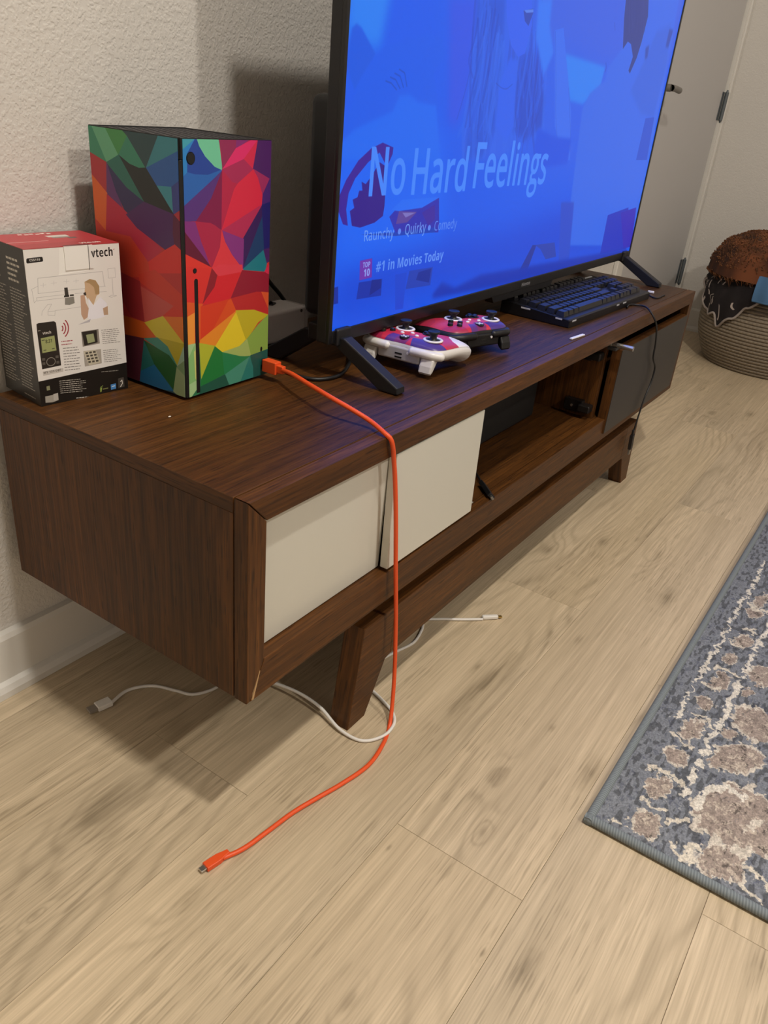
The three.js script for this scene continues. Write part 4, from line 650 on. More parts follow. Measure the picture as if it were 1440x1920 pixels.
  part('port', merge([boxAt(-0.006, 0.006, 0.0215, 0.0240, -0.0539, -0.0525, 0.0004), boxAt(-0.006, 0.006, 0.0160, 0.0185, -0.0539, -0.0525, 0.0004)]), std(0x0b0b0c, 0.5), mp, 'black slots');
  part('pairing_button', cyl(0.0020, 0.0018, 0.0016, 14, [-0.016, 0.0265, -0.0540], 'z'), pale, mp);
  return t;
}
controller('white game controller with red and violet faceplate in front of the television foot', true, [0.522, H + 0.0032, 0.294], Math.PI / 2 + 0.06, 0.0);
controller('black game controller with red and violet faceplate behind the white one', false, [0.660, H + 0.0032, 0.296], Math.PI - 0.30, 0.0);

// ---------------------------------------------------------------- keyboard
{
  const a0 = V(0.946, 0, 0.3725), a1 = V(1.386, 0, 0.3875), e = a1.clone().sub(a0), KW = 0.438, KD = 0.150, yaw = Math.atan2(-e.z, e.x);
  const t = thing('keyboard', 'black full-size keyboard lying in front of the television', 'keyboard', [a0.x, H, a0.z], yaw);
  const caseMat = std(0x0e0e12, 0.42), keyMat = std(0x131318, 0.38);
  const side = [[0, 0.0005], [-KD, 0.0005], [-KD, 0.024], [-KD + 0.004, 0.026], [-0.004, 0.016], [0, 0.014]];
  const cg = prism(side, 0, KW, 0.0015); cg.applyMatrix4(new THREE.Matrix4().makeBasis(V(0, 0, 1), V(0, 1, 0), V(-1, 0, 0))); cg.translate(KW, 0, 0);
  part('case', cg, caseMat, t);
  const keyGeo = new Map();
  const keyShape = (w, d) => { const k = w.toFixed(4) + d.toFixed(4); if (!keyGeo.has(k)) { const g = new THREE.BoxGeometry(w, 0.009, d); const p = g.attributes.position; for (let i = 0; i < p.count; i++) if (p.getY(i) > 0) { p.setX(i, p.getX(i) - Math.sign(p.getX(i)) * 0.0022); p.setZ(i, p.getZ(i) - Math.sign(p.getZ(i)) * 0.0022 - 0.0008); } g.computeVertexNormals(); keyGeo.set(k, g); } return keyGeo.get(k); };
  const U = 0.01895, slope = Math.atan2(0.010, KD);
  const rows = [[1, -1, 1, 1, 1, 1, -0.5, 1, 1, 1, 1, -0.5, 1, 1, 1, 1, -0.25, 1, 1, 1], [1, 1, 1, 1, 1, 1, 1, 1, 1, 1, 1, 1, 1, 2, -0.25, 1, 1, 1, -0.25, 1, 1, 1, 1], [1.5, 1, 1, 1, 1, 1, 1, 1, 1, 1, 1, 1, 1, 1.5, -0.25, 1, 1, 1, -0.25, 1, 1, 1, 1], [1.75, 1, 1, 1, 1, 1, 1, 1, 1, 1, 1, 1, 2.25, -3.5, 1, 1, 1], [2.25, 1, 1, 1, 1, 1, 1, 1, 1, 1, 1, 2.75, -1.25, 1, -1.25, 1, 1, 1, 1], [1.25, 1.25, 1.25, 6.25, 1.25, 1.25, 1.25, 1.25, -0.25, 1, 1, 1, -0.25, 2, 1]];
  const led = std(0xb8b8bc, 0.35);
  rows.forEach((row, r) => { let x = 0.0065; const z = -KD + 0.0165 + (r === 0 ? 0 : r * 0.0205 + 0.006);
    for (const w of row) { if (w < 0) { x += -w * U; continue; } const y = 0.0152 + (-z / KD) * 0.0105 + 0.0052; const m = part('key', keyShape(w * U - 0.0014, 0.0178), keyMat, t); m.position.set(x + w * U / 2, y, z); m.rotation.x = slope; x += w * U; } });
  part('status_strip', boxAt(0.365, 0.42, 0.0258, 0.0266, -KD + 0.006, -KD + 0.012, 0.0003), led, t);
  part('edge_lamp', merge([boxAt(0.012, 0.030, 0.0105, 0.0135, -0.0008, 0.0006, 0.0004), boxAt(0.236, 0.250, 0.0105, 0.0135, -0.0008, 0.0006, 0.0004), boxAt(0.272, 0.290, 0.0105, 0.0135, -0.0008, 0.0006, 0.0004), boxAt(-0.0006, 0.0008, 0.0125, 0.0155, -0.03, -0.016, 0.0004), boxAt(-0.0006, 0.0008, 0.017, 0.020, -0.105, -0.085, 0.0004)]), led, t, 'pale edge light');
}

// ---------------------------------------------------------------- white adapter and cords behind the console
{
  const t = thing('power_adapter', 'white block adapter behind the game console', 'adapter', [0, H + 0.0003, 0]);
  const w = std(0xd6d2d2, 0.4);
  part('body', boxAt(0.36, 0.502, 0, 0.0500, 0.036, 0.0925, 0.006), w, t);
  part('end_cap', boxAt(0.499, 0.5135, 0.0012, 0.0485, 0.038, 0.0905, 0.007), std(0xb8b4b4, 0.45), t);
  part('screw', merge([cyl(0.0026, 0.0026, 0.0012, 14, [0.4895, 0.0435, 0.0925], 'z'), cyl(0.0026, 0.0026, 0.0012, 14, [0.4905, 0.0110, 0.0925], 'z')]), std(0x2a2a2c, 0.5), t, 'dark screw holes');
  const blackCord = std(0x0e0e10, 0.5);
  single('wall_cable', tube([onZ(488, 505, 0.012), onZ(508, 532, 0.012), onZ(525, 552, 0.012), onZ(540, 574, 0.02), V(0.452, H + 0.054, 0.06)], 0.0035, 40), blackCord, 'black power cord running up the wall behind the console', 'cord');
  single('loop_cord', tube([V(0.330, H + 0.004, 0.135), onY(505, 678, H + 0.0035), onY(545, 700, H + 0.0032), onY(590, 711, H + 0.0032), onY(630, 706, H + 0.0032), onY(653, 685, H + 0.0032), onY(655, 660, H + 0.0032), V(0.56, H + 0.0032, 0.135)], 0.0027, 80), blackCord, 'thin black cord looping over the cabinet beside the television foot', 'cord');
}

// ---------------------------------------------------------------- cables
{
  const orange = std(0xe2521f, 0.45), steel = std(0xb8b4ac, 0.3, { metalness: 0.9 });
  const t = thing('charging_cable', 'bright orange usb cable hanging from the console to the floor', 'cable');
  const px = V(0.2925, H + 0.0195, 0.192);
  const path = [V(0.2915, H + 0.0195, 0.226), onY(545, 700, H + 0.024), onY(580, 721, H + 0.026), onY(620, 745, H + 0.025), onY(660, 768, H + 0.018), onY(695, 790, H + 0.0095), onY(722, 813, H + 0.0042), V(0.2410, H - 0.001, ZF + 0.0036), onZ(739, 870, ZF + 0.0046), onZ(742, 950, ZF + 0.008), onZ(742, 1060, ZF + 0.012), onZ(742, 1180, ZF + 0.016), onZ(738, 1290, ZF + 0.026), onZ(730, 1362, ZF + 0.040),
    onY(716, 1399, 0.0032), onY(690, 1435, 0.0032), onY(640, 1470, 0.0032), onY(595, 1496, 0.0032), onY(550, 1523, 0.0032), onY(500, 1560, 0.0032), onY(455, 1592, 0.0032), onY(418, 1609, 0.0036)];
  part('wire', tube(path, 0.0030, 320, 12), orange, t);
  const p1 = part('plug', merge([boxAt(px.x - 0.0065, px.x + 0.0065, px.y - 0.0085, px.y + 0.0085, 0.1935, 0.2175, 0.0012), boxAt(px.x - 0.0038, px.x + 0.0038, px.y - 0.0050, px.y + 0.0050, 0.2160, 0.2280, 0.001)]), orange, t);
  const f0 = onY(418, 1609, 0), f1 = onY(386, 1630, 0), dir = Math.atan2(-(f1.z - f0.z), f1.x - f0.x);
  const tip = prism([[-0.008, -0.0028], [0.0, -0.0042], [0.006, -0.0056], [0.024, -0.0056], [0.024, 0.0056], [0.006, 0.0056], [0, 0.0042], [-0.008, 0.0028]], -0.0034, 0.0034, 0.001); tip.rotateX(Math.PI / 2); tip.rotateY(dir); tip.translate(f0.x, 0.0040, f0.z); part('plug', tip, orange, t);
  const mt = boxAt(0.023, 0.0310, 0.0028, 0.0054, -0.0034, 0.0034, 0.0004); mt.rotateY(dir); mt.translate(f0.x, 0, f0.z); part('connector', mt, steel, t, 'small steel connector');
}
{
  const white = std(0xdedad4, 0.5), grey = std(0x9a928a, 0.35, { metalness: 0.4 }), gold = std(0xa88a4a, 0.35, { metalness: 0.8 });
  const t = thing('white_cable', 'thin white cable winding over the floor under the cabinet', 'cable');
  const f = (a, b, y = 0.0028) => onY(a, b, y);
  const path = [f(207, 1319, 0.005), f(240, 1294), f(285, 1286), f(330, 1295), f(360, 1302), f(395, 1294), V(0.185, 0.0028, 0.235), V(0.206, 0.006, 0.262), f(515, 1281, 0.010), f(560, 1299, 0.014), f(600, 1326, 0.013), f(640, 1370, 0.005), f(680, 1389), f(720, 1379), f(739, 1356), f(736, 1336), f(715, 1311), V(0.305, 0.0028, 0.405), V(0.318, 0.0028, 0.385), V(0.345, 0.0028, 0.376), f(717, 1235), f(740, 1223), f(775, 1205), f(791, 1181), f(797, 1163), f(822, 1161), f(870, 1161.5), f(905, 1161)];
  part('wire', tube(path, 0.0024, 300, 10), white, t);
  { const a = f(207, 1319, 0), b = f(178, 1332, 0), d = Math.atan2(-(b.z - a.z), b.x - a.x); const g = merge([boxAt(-0.001, 0.021, 0.0004, 0.0084, -0.0078, 0.0078, 0.0015)]); g.rotateY(d); g.translate(a.x, 0, a.z); part('plug', g, white, t); const m = boxAt(0.0205, 0.0330, 0.0022, 0.0066, -0.006, 0.006, 0.0004); m.rotateY(d); m.translate(a.x, 0, a.z); part('connector', m, grey, t, 'grey metal usb tip'); }
  { const a = f(903, 1161, 0), b = f(930, 1160, 0), d = Math.atan2(-(b.z - a.z), b.x - a.x); const g = boxAt(0, 0.0300, 0.0003, 0.0078, -0.0042, 0.0042, 0.0028); g.rotateY(d); g.translate(a.x, 0, a.z); part('plug', g, white, t); const m = boxAt(0.0298, 0.0370, 0.0030, 0.0052, -0.0030, 0.0030, 0.0004); m.rotateY(d); m.translate(a.x, 0, a.z); part('connector', m, gold, t, 'small golden connector'); }
}
{
  const black = std(0x131214, 0.5), steel = std(0x8f8b84, 0.35, { metalness: 0.8 });
  const t = thing('hanging_cord', 'thin black usb cord hanging over the dark cabinet door', 'cable');
  const z = ZF + 0.012;
  const path = [V(1.225, H + 0.003, 0.3895), onY(1182, 571, H + 0.0028), onY(1203, 573, H + 0.0028), onY(1218, 582, H + 0.0035), onZ(1228, 600, z), onZ(1231, 618, z), onZ(1229, 645, z), onZ(1225, 670, z), onZ(1228, 690, z), onZ(1221, 716, z), onZ(1209, 745, z), onZ(1197, 780, z), onZ(1189, 806, z), onZ(1186, 818, z)];
  part('wire', tube(path, 0.0020, 160, 8), black, t);
  const a = onZ(1186, 815, z), b = onZ(1181, 841, z), c = onZ(1178, 852, z);
  const seg = (p, q, r, w) => { const g = new RoundedBoxGeometry(w, p.distanceTo(q), r, 2, 0.001); const d = q.clone().sub(p).normalize(); g.applyQuaternion(new THREE.Quaternion().setFromUnitVectors(V(0, -1, 0), d)); g.translate((p.x + q.x) / 2, (p.y + q.y) / 2, (p.z + q.z) / 2); return g; };
  part('plug', merge([seg(a, b, 0.008, 0.0135), seg(onZ(1188, 806, z), a, 0.005, 0.007)]), black, t); part('connector', seg(b, c, 0.0045, 0.0105), steel, t, 'bare metal tip');
  single('short_wire', tube([onY(1216, 549, H + 0.003), onY(1221, 556, H + 0.0018), onY(1230, 559, H + 0.0018), onY(1246, 553.5, H + 0.0018)], 0.0016, 30, 8), black, 'short black wire end at the right end of the cabinet top', 'wire');
  const w0 = onY(1214, 549, H), w1 = onY(1226, 551, H);
  const chip = (p, q, w, h) => { const g = boxAt(0, p.distanceTo(q), 0.0003, h, -w / 2, w / 2, h * 0.3); g.rotateY(Math.atan2(-(q.z - p.z), q.x - p.x)); g.translate(p.x, H, p.z); return g; };
  single('wire_tag', chip(w0, w1, 0.006, 0.006), std(0xdedce0, 0.5), 'tiny white tag next to the keyboard corner', 'tag');
  single('white_stick', chip(onY(1070, 637, H), onY(1094, 629, H), 0.006, 0.003), std(0xe8e6ea, 0.5), 'small white stick lying in front of the keyboard', 'stick');
  single('white_crumb', new THREE.IcosahedronGeometry(0.0015, 1).scale(1.4, 0.5, 0.8).translate(...onY(318, 781, H + 0.0010).toArray()), std(0xd8d0c4, 0.8), 'tiny white crumb on the cabinet top before the console', 'crumb');
  // plug lying in the open middle compartment, and the black box at its back
  const s = thing('shelf_cord', 'black usb plug lying in the open cabinet compartment', 'cable'), yf = 0.2385;
  part('wire', tube([V(0.585, yf + 0.003, 0.33), onY(888, 884, yf + 0.003), onY(896, 893, yf + 0.004), onY(904, 907, yf + 0.006)], 0.0018, 40, 8), black, s);
  const q0 = onY(904, 906, yf + 0.006), q1 = onY(921, 931, yf + 0.006), q2 = onY(923, 935, yf + 0.006);
  part('plug', seg(q0, q1, 0.0075, 0.0125), black, s); part('connector', seg(q1, q2, 0.004, 0.007), steel, s);
  const m = thing('set_top_box', 'black box standing in the open cabinet compartment', 'set-top box', [0, yf, 0]);
  part('case', boxAt(0.60, 0.985, 0.004, 0.145, 0.10, 0.318, 0.006), std(0x070708, 0.6), m);
  for (const [x, zz] of [[0.62, 0.12], [0.965, 0.12], [0.62, 0.298], [0.965, 0.298]]) part('foot', cyl(0.007, 0.007, 0.005, 14, [x, 0.0025, zz]), black, m);
}

// ---------------------------------------------------------------- area rug
{
  const RX0 = 0.2720, RZ0 = 0.7690, RX1 = 2.55, RZ1 = 2.35, TH = 0.0085, S = 1.28;
  // the woven pattern, drawn once for the corner the photograph shows and carried on over the rest
  const K = 2048 / S, fr = (a, b) => { const q = onY(1060 + a / 2.4, 960 + b / 2.4, TH); return [(q.x - RX0) * K, (q.z - RZ0) * K]; };
  const R = mulberry(41);
  const jag = (c, cx, cy, rx, ry, rot, n, j, col) => { c.fillStyle = col; c.beginPath(); for (let i = 0; i <= n; i++) { const a = i / n * Math.PI * 2, k = 1 + (i % n === 0 ? 0 : (R() - 0.5) * j), x = Math.cos(a) * rx * k, y = Math.sin(a) * ry * k; const X = cx + x * Math.cos(rot) - y * Math.sin(rot), Y = cy + x * Math.sin(rot) + y * Math.cos(rot); i ? c.lineTo(X, Y) : c.moveTo(X, Y); } c.fill(); };
  const motif = (c, cx, cy, rx, ry, rot) => {
    jag(c, cx, cy, rx, ry, rot, 40, 0.3, '#c9c0b2'); jag(c, cx, cy, rx * 0.86, ry * 0.84, rot, 40, 0.36, '#9a8c82');
    for (let i = 0; i < rx * ry / 70; i++) { const a = R() * 6.283, q = Math.sqrt(R()) * 0.75, x = Math.cos(a) * rx * q, y = Math.sin(a) * ry * q; jag(c, cx + x * Math.cos(rot) - y * Math.sin(rot), cy + x * Math.sin(rot) + y * Math.cos(rot), 3 + R() * 5, 2 + R() * 3, R() * 3, 7, 0.6, R() > 0.5 ? '#b8ab9c' : '#83776f'); }
  };
  const paint = (c) => {
    c.fillStyle = '#777b82'; c.fillRect(0, 0, 2048, 1024);
    for (let i = 0; i < 8000; i++) { const x = R() * 2048, y = R() * 1024, l = 4 + R() * 16; c.save(); c.translate(x, y); c.rotate((R() - 0.5) * 0.9); c.fillStyle = R() < 0.45 ? '#545966' : R() < 0.6 ? '#4a4f60' : '#8c9096'; c.globalAlpha = 0.5; c.fillRect(-l / 2, -2, l, 2 + R() * 4); c.restore(); }
    c.globalAlpha = 1;
    const line = (a, b, w) => { const p = fr(...a), q = fr(...b); for (let s = 0; s < 1;) { const e = Math.min(1, s + 0.015 + R() * 0.03); c.strokeStyle = '#d6cfc2'; c.lineWidth = w * (0.6 + R() * 0.9); c.beginPath(); c.moveTo(p[0] + (q[0] - p[0]) * s + (R() - 0.5) * 6, p[1] + (q[1] - p[1]) * s + (R() - 0.5) * 6); c.lineTo(p[0] + (q[0] - p[0]) * e + (R() - 0.5) * 6, p[1] + (q[1] - p[1]) * e + (R() - 0.5) * 6); c.stroke(); s = e + (R() < 0.25 ? 0.012 : 0); } };
    line([500, 930], [900, 220], 9); line([525, 1290], [1000, 350], 13);
    const curl = (pts, w, col = '#cfc6b6') => { const q = pts.map((p) => fr(...p)); c.strokeStyle = col; c.lineCap = 'round'; c.lineJoin = 'round'; for (let k = 0; k < 2; k++) { c.lineWidth = w * (k ? 0.6 : 1) * (0.8 + R() * 0.4); c.beginPath(); c.moveTo(...q[0]); for (let i = 1; i < q.length - 1; i++) c.quadraticCurveTo(q[i][0] + (R() - 0.5) * 8, q[i][1] + (R() - 0.5) * 8, (q[i][0] + q[i + 1][0]) / 2, (q[i][1] + q[i + 1][1]) / 2); c.lineTo(...q[q.length - 1]); c.stroke(); } };
    const m = (a, b, rx, ry, rot = 0.1) => { const [x, y] = fr(a, b); motif(c, x, y, rx * 0.86, ry * 0.86, rot); };
    // border blossoms between the two pale lines
    for (const [a, b, rx, ry] of [[885, 400, 60, 22], [850, 455, 44, 26], [800, 585, 54, 30], [740, 660, 34, 28], [690, 765, 60, 30], [630, 860, 36, 28], [575, 980, 56, 30], [500, 1100, 44, 34], [420, 1240, 46, 34], [360, 1410, 48, 40]]) m(a, b, rx, ry);
    for (const p of [[[835, 410], [850, 440], [900, 450]], [[735, 580], [755, 600], [790, 612]], [[800, 525], [860, 530], [855, 560]], [[620, 770], [640, 800], [690, 790]], [[670, 700], [730, 700], [770, 740]], [[490, 990], [510, 1035], [570, 1050]], [[575, 905], [640, 920], [650, 980]], [[370, 1150], [440, 1165], [520, 1220]], [[340, 1275], [370, 1330], [460, 1330]], [[470, 1420], [490, 1375], [550, 1390]], [[490, 1490], [520, 1560], [580, 1580], [610, 1555]], [[820, 1600], [880, 1660], [912, 1690]], [[225, 1385], [250, 1395]], [[760, 1640], [850, 1720], [870, 1740]]]) curl(p, 11);
    // large figures further in
    m(770, 1370, 128, 92, 0.35); m(775, 1110, 86, 54, 0.5); m(860, 950, 80, 66, 0.1); m(890, 740, 60, 44); m(700, 1580, 64, 52, 0.5); m(735, 995, 30, 22); m(900, 1480, 60, 46); m(825, 810, 26, 18);
    curl([[600, 1330], [640, 1230], [740, 1250], [800, 1290]], 18, '#d6cfc2'); curl([[560, 1560], [560, 1510], [600, 1500]], 14);
    // the rest of the field, beyond the frame
    for (let i = 0; i < 60; i++) { const x = R() * 2048, y = R() * 1024; const vis = (x < 2048 && y < 520 && x < 1850); if (vis) continue; motif(c, x, y, 30 + R() * 90, 24 + R() * 60, R() * 3); }
    for (let i = 0; i < 2600; i++) { const x = R() * 2048, y = R() * 1024, l = 3 + R() * 9; c.save(); c.globalAlpha = 0.35; c.translate(x, y); c.rotate((R() - 0.5) * 0.9); c.fillStyle = R() < 0.6 ? '#4c5468' : '#aaa8a4'; c.fillRect(-l / 2, -1, l, 2); c.restore(); }
  };
  const cv = document.createElement('canvas'); cv.width = 2048; cv.height = 1024; const c2 = cv.getContext('2d'); paint(c2);
  { // ragged weave: every pixel is fetched a little aside, in loops of the pile
    const a = c2.getImageData(0, 0, 2048, 1024), src = new Uint8ClampedArray(a.data);
    for (let j = 0; j < 1024; j++) for (let i = 0; i < 2048; i++) {
      const ox = (vnoise(i / 26, j / 22) - 0.5) * 18 + (vnoise(i / 7 + 40, j / 6) - 0.5) * 13 + (hash2(i >> 1, j >> 1) - 0.5) * 5, oy = (vnoise(i / 24 + 90, j / 20) - 0.5) * 15 + (vnoise(i / 7, j / 6 + 70) - 0.5) * 11;
      const x = clamp(Math.round(i + ox), 0, 2047), y = clamp(Math.round(j + oy), 0, 1023), k = (y * 2048 + x) * 4, q = (j * 2048 + i) * 4, g = 0.86 + 0.28 * vnoise(i / 3 + 7, j / 2.2);
      const fleck = sstep(0.58, 0.7, vnoise(i / 16 + 3, j / 6 + 11)) * (src[k] < 150 ? 1 : 0.25);
      for (let m = 0; m < 3; m++) a.data[q + m] = src[k + m] * g * (1 - 0.28 * fleck);
    }
    c2.putImageData(a, 0, 0);
  }
  const tex = new THREE.CanvasTexture(cv); tex.colorSpace = THREE.SRGBColorSpace; tex.wrapS = tex.wrapT = THREE.MirroredRepeatWrapping; tex.magFilter = THREE.LinearFilter;
  const img = c2.getImageData(0, 0, 2048, 1024).data;
  const bump = dataTex(1024, 512, (d) => { for (let j = 0; j < 512; j++) for (let i = 0; i < 1024; i++) { const s = ((511 - j) * 2 * 2048 + i * 2) * 4, k = (j * 1024 + i) * 4; const h = clamp((img[s] + img[s + 1]) / 2 * 0.75 + vnoise(i * 0.8, j * 0.8) * 70, 0, 255); d[k] = d[k + 1] = d[k + 2] = h; d[k + 3] = 255; } }, false); bump.wrapS = bump.wrapT = THREE.MirroredRepeatWrapping;
  const t = thing('area_rug', 'blue grey rug with beige floral pattern and bound edge on the floor', 'rug', [RX0, 0, RZ0]);
  const w = RX1 - RX0, d = RZ1 - RZ0, pg = new THREE.PlaneGeometry(w - 0.012, d - 0.012, 1, 1); pg.rotateX(-Math.PI / 2); pg.translate(w / 2, TH, d / 2);
  const p = pg.attributes.position, uv = pg.attributes.uv; for (let i = 0; i < p.count; i++) uv.setXY(i, p.getX(i) / S, 1 - p.getZ(i) / (S / 2));
  part('pile', merge([pg]), new THREE.MeshStandardMaterial({ map: tex, bumpMap: bump, bumpScale: 0.0028, roughness: 0.95 }), t, 'woven pile with beige flowers');
  part('backing', boxAt(0.006, w - 0.006, 0.0008, TH - 0.0006, 0.006, d - 0.006, 0), std(0x5a6068, 0.95), t);
  const bindTex = canvasTex(512, 64, (c) => { c.fillStyle = '#747c80'; c.fillRect(0, 0, 512, 64); for (let i = 0; i < 512; i += 5) { c.fillStyle = i % 10 ? '#666e72' : '#848c90'; c.save(); c.translate(i, 32); c.rotate(0.35); c.fillRect(-1, -50, 2.4, 100); c.restore(); } });
  bindTex.wrapS = bindTex.wrapT = THREE.RepeatWrapping;
  const bindMat = new THREE.MeshStandardMaterial({ map: bindTex, bumpMap: bindTex, bumpScale: 0.0006, roughness: 0.85 });
  const bind = (len) => { const g = new THREE.CylinderGeometry(0.0062, 0.0062, len, 14, 1); const u = g.attributes.uv; for (let i = 0; i < u.count; i++) u.setXY(i, u.getY(i) * len / 0.18, u.getX(i)); return g; };
  for (const [len, rot, x, z] of [[w, 'z', w / 2, 0.0055], [w, 'z', w / 2, d - 0.0055], [d, 'x', 0.0055, d / 2], [d, 'x', w - 0.0055, d / 2]]) { const g = bind(len); if (rot === 'z') g.rotateZ(Math.PI / 2); else g.rotateX(Math.PI / 2); g.translate(x, 0.0066, z); part('binding', g, bindMat, t, 'grey bound edge'); }
  for (const [x, z] of [[0.0055, 0.0055], [w - 0.0055, 0.0055], [0.0055, d - 0.0055], [w - 0.0055, d - 0.0055]]) part('binding_corner', new THREE.SphereGeometry(0.0068, 14, 10).translate(x, 0.0066, z), bindMat, t);
}

// ---------------------------------------------------------------- woven basket with a fur throw, a patterned cloth and denim
const BK = V(2.905, 0, 0.480);
{
  const t = thing('woven_basket', 'round beige woven basket against the far wall', 'basket', [BK.x, 0.0005, BK.z]);
  const pts = [[0.0, 0.0], [0.19, 0.0]];
  const wall = (y) => 0.205 + 0.082 * Math.sin(Math.PI * clamp((y + 0.05) / 0.42, 0, 1));
  const N = 25, hgt = 0.315;
  for (let i = 0; i < N; i++) for (let k = 0; k <= 5; k++) { const y = (i + k / 5) / N * hgt, b = Math.sqrt(Math.max(0, 1 - Math.pow(k / 2.5 - 1, 2))); pts.push([wall(y) + b * 0.0055, Math.max(0.001, y)]); }
  pts.push([wall(hgt) - 0.012, hgt], [wall(hgt * 0.8) - 0.014, hgt * 0.8], [0.2, 0.06], [0, 0.05]);
  const weave = dataTex(512, 512, (d) => { for (let j = 0; j < 512; j++) for (let i = 0; i < 512; i++) { const r = Math.floor(j / 512 * 25), a = Math.abs(Math.sin((i / 512 * 40 + (r % 2) * 0.5) * Math.PI)), n = pnoise(i / 4, j / 4, 128, 128); const k = (j * 512 + i) * 4, q = clamp(90 + 120 * a + 50 * (n - 0.5), 0, 255); d[k] = d[k + 1] = d[k + 2] = q; d[k + 3] = 255; } }, false);
  weave.repeat.set(3, 1);
  const g = new THREE.LatheGeometry(pts.map(([a, b]) => new THREE.Vector2(a, b)), 72);
  { const p = g.attributes.position, u = g.attributes.uv; for (let i = 0; i < p.count; i++) u.setY(i, p.getY(i) / hgt); }
  part('basket_wall', g, new THREE.MeshStandardMaterial({ color: new THREE.Color().setRGB(0.235, 0.19, 0.135), roughness: 0.9, bumpMap: weave, bumpScale: 0.003 }), t);
}
function lump(fn, rows, cols) {   // closed draped surface from fn(u, v) -> Vector3, u around, v from the crown down
  const pos = [], idx = [], uv = [];
  for (let j = 0; j <= rows; j++) for (let i = 0; i <= cols; i++) { const p = fn(i / cols, j / rows); pos.push(p.x, p.y, p.z); uv.push(i / cols, j / rows); }
  for (let j = 0; j < rows; j++) for (let i = 0; i < cols; i++) { const a = j * (cols + 1) + i, b = a + 1, c = a + cols + 1, d = c + 1; idx.push(a, b, c, b, d, c); }
  const g = new THREE.BufferGeometry(); g.setAttribute('position', new THREE.Float32BufferAttribute(pos, 3)); g.setAttribute('uv', new THREE.Float32BufferAttribute(uv, 2)); g.setIndex(idx); g.computeVertexNormals(); return g;
}
{
  // fur throw: a folded cushion-like heap on the basket
  const t = thing('fur_throw', 'rust brown shaggy fur throw heaped on the basket', 'throw', [BK.x, 0.328, BK.z]);
  const fn = (u, v) => { const a = -u * Math.PI * 2, y = 0.150 * Math.pow(Math.cos(Math.min(1, v) * Math.PI / 2), 0.42), base = 0.215 + 0.080 * v * v; const r = base * Math.pow(Math.sin(Math.min(1, v * 1.35) * Math.PI / 2), 0.55) * (1 + 0.03 * Math.sin(a * 3 + 1) + 0.02 * Math.sin(a * 7)); const n = (vnoise(Math.cos(a) * 3 + 9, Math.sin(a) * 3 + v * 4) - 0.5) * 0.022; return V(Math.cos(a) * (r + n), y + n * 0.6, Math.sin(a) * (r + n)); };
  const furTex = dataTex(512, 256, (d) => { for (let j = 0; j < 256; j++) for (let i = 0; i < 512; i++) { const n = pnoise(i / 512 * 14, j / 256 * 5, 14, 5) * 0.6 + pnoise(i / 512 * 60, j / 256 * 14, 60, 14) * 0.4, k = (j * 512 + i) * 4, q = sstep(0.25, 0.8, n); d[k] = 58 + 60 * q; d[k + 1] = 32 + 36 * q; d[k + 2] = 20 + 20 * q; d[k + 3] = 255; } });
  const g = lump(fn, 40, 96);
  part('hide', g, new THREE.MeshStandardMaterial({ map: furTex, roughness: 1 }), t);
  const p = g.attributes.position, nn = g.attributes.normal, R = mulberry(17), hair = new THREE.ConeGeometry(0.0024, 0.036, 3, 1); hair.translate(0, 0.018, 0);
  const count = 16000, im = new THREE.InstancedMesh(hair, std(0xffffff, 0.9), count), M = new THREE.Matrix4(), Q = new THREE.Quaternion(), col = new THREE.Color();
  for (let i = 0; i < count; i++) { const k = Math.floor(R() * p.count), nrm = V(nn.getX(k), nn.getY(k), nn.getZ(k)); const clump = vnoise(p.getX(k) * 26 + 5, p.getZ(k) * 26 + p.getY(k) * 30); nrm.add(V((R() - 0.5) * 1.1 + (clump - 0.5) * 2, -0.5 - R() * 0.6, (R() - 0.5) * 1.1)).normalize(); Q.setFromUnitVectors(V(0, 1, 0), nrm); const s = 0.6 + R() * 0.8; M.compose(V(p.getX(k) + (R() - 0.5) * 0.012, p.getY(k) + (R() - 0.5) * 0.01, p.getZ(k) + (R() - 0.5) * 0.012), Q, V(1, s, 1)); im.setMatrixAt(i, M); const q = clamp(clump * 0.75 + R() * 0.4, 0, 1); col.setRGB(0.045 + 0.25 * q, 0.018 + 0.095 * q, 0.008 + 0.034 * q); im.setColorAt(i, col); }
  im.name = 'fur_pile'; im.userData.kind = 'stuff'; shadow(im); t.add(im);
}
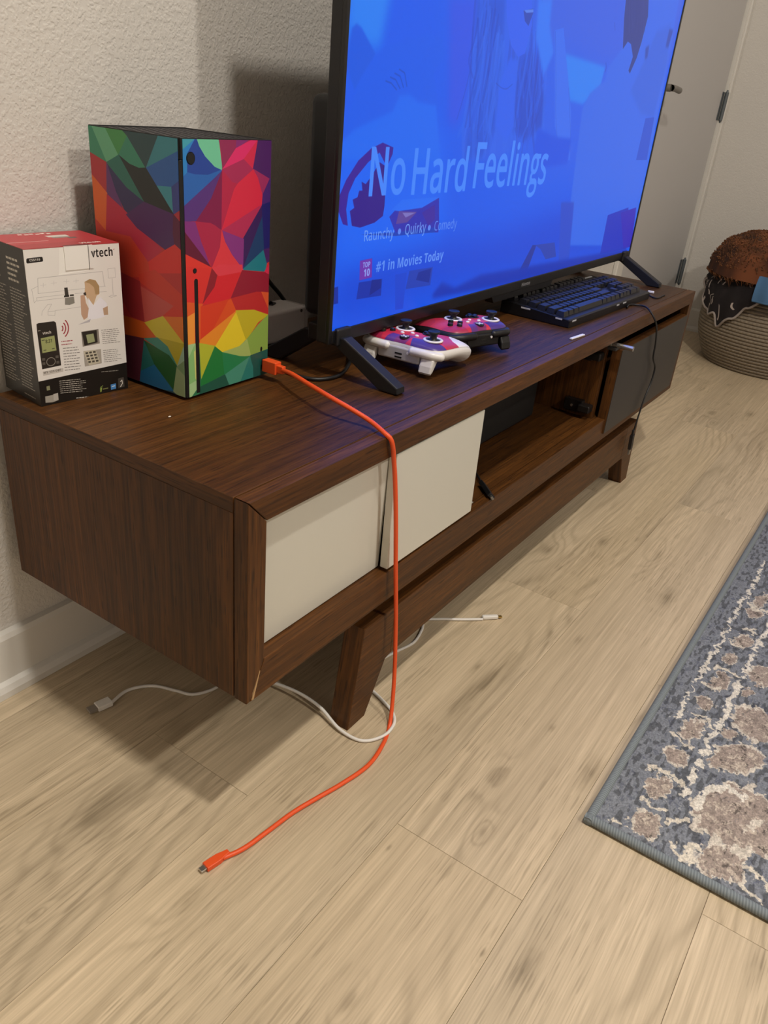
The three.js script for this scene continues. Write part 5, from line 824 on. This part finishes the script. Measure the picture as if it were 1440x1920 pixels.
{
  // dark cloth with pale marks drooping over the basket rim below the fur
  const t = thing('patterned_cloth', 'black and white patterned cloth drooping over the basket rim', 'cloth', [BK.x, 0, BK.z]);
  const tex = canvasTex(512, 256, (c) => { c.fillStyle = '#1a1315'; c.fillRect(0, 0, 512, 256); const R = mulberry(8); for (let i = 0; i < 46; i++) { c.strokeStyle = '#b4a8a0'; c.lineWidth = 4 + R() * 6; const x = R() * 512, y = R() * 256; if (x > 120 && x < 300 && R() < 0.75) continue; c.beginPath(); c.moveTo(x, y); c.quadraticCurveTo(x + (R() - 0.5) * 50, y + 20, x + (R() - 0.5) * 40, y + 20 + R() * 50); c.stroke(); } });
  const a0 = Math.PI * 0.95, a1 = Math.PI * 1.45, drop = [[171, 0.05], [184, 0.058], [196, 0.10], [205, 0.15], [217, 0.195], [222, 0.150], [227, 0.162], [235, 0.150], [248, 0.10], [262, 0.06]];
  const depth = (deg) => { for (let i = 1; i < drop.length; i++) if (deg <= drop[i][0]) { const q = sstep(drop[i - 1][0], drop[i][0], deg); return drop[i - 1][1] + (drop[i][1] - drop[i - 1][1]) * q; } return 0.06; };
  const fn = (u, v) => { const a = a0 + (a1 - a0) * u, y = 0.324 - v * (depth(a * 180 / Math.PI) - 0.022), r = 0.266 + 0.034 * Math.sin(Math.min(1, v * 1.5) * Math.PI / 2) + 0.006 * Math.sin(u * 34) * v; return V(Math.cos(a) * r, y, Math.sin(a) * r); };
  const outer = lump(fn, 14, 90), th = 0.006, inner = lump((u, v) => { const q = fn(u, v), l = Math.hypot(q.x, q.z); return V(q.x * (l - th) / l, q.y, q.z * (l - th) / l); }, 14, 90);
  const edgePts = (f) => { const e = []; for (let i = 0; i <= 90; i++) e.push(f(i / 90, 1)); return e; };
  part('cloth_panel', merge([outer, inner]), new THREE.MeshStandardMaterial({ map: tex, roughness: 0.9, side: THREE.DoubleSide }), t);
  part('hem', new THREE.TubeGeometry(new THREE.CatmullRomCurve3(edgePts(fn)), 160, 0.0042, 8, false), std(0x9a8f88, 0.9), t, 'pale hem');
}
{
  const t = thing('denim_cloth', 'folded blue denim cloth at the basket rim', 'cloth', [BK.x, 0, BK.z]);
  const a0 = Math.PI * 0.93, a1 = Math.PI * 1.066, denim = std(0x4a7198, 0.9);
  const fn = (off) => (u, v) => { const a = a0 + (a1 - a0) * u, y = 0.364 - v * 0.082, r = 0.316 + off + 0.010 * Math.sin(v * 2.2) + 0.004 * Math.sin(u * 12); return V(Math.cos(a) * r, y, Math.sin(a) * r); };
  part('fold', merge([lump(fn(0.010), 10, 24), lump(fn(0), 10, 24)]), new THREE.MeshStandardMaterial({ color: 0x4a7198, roughness: 0.9, side: THREE.DoubleSide }), t);
  const e = []; for (let i = 0; i <= 24; i++) e.push(fn(0.005)(i / 24, 1)); part('hem', new THREE.TubeGeometry(new THREE.CatmullRomCurve3(e), 40, 0.0058, 8, false), denim, t);
}

renderer.render(scene, camera);
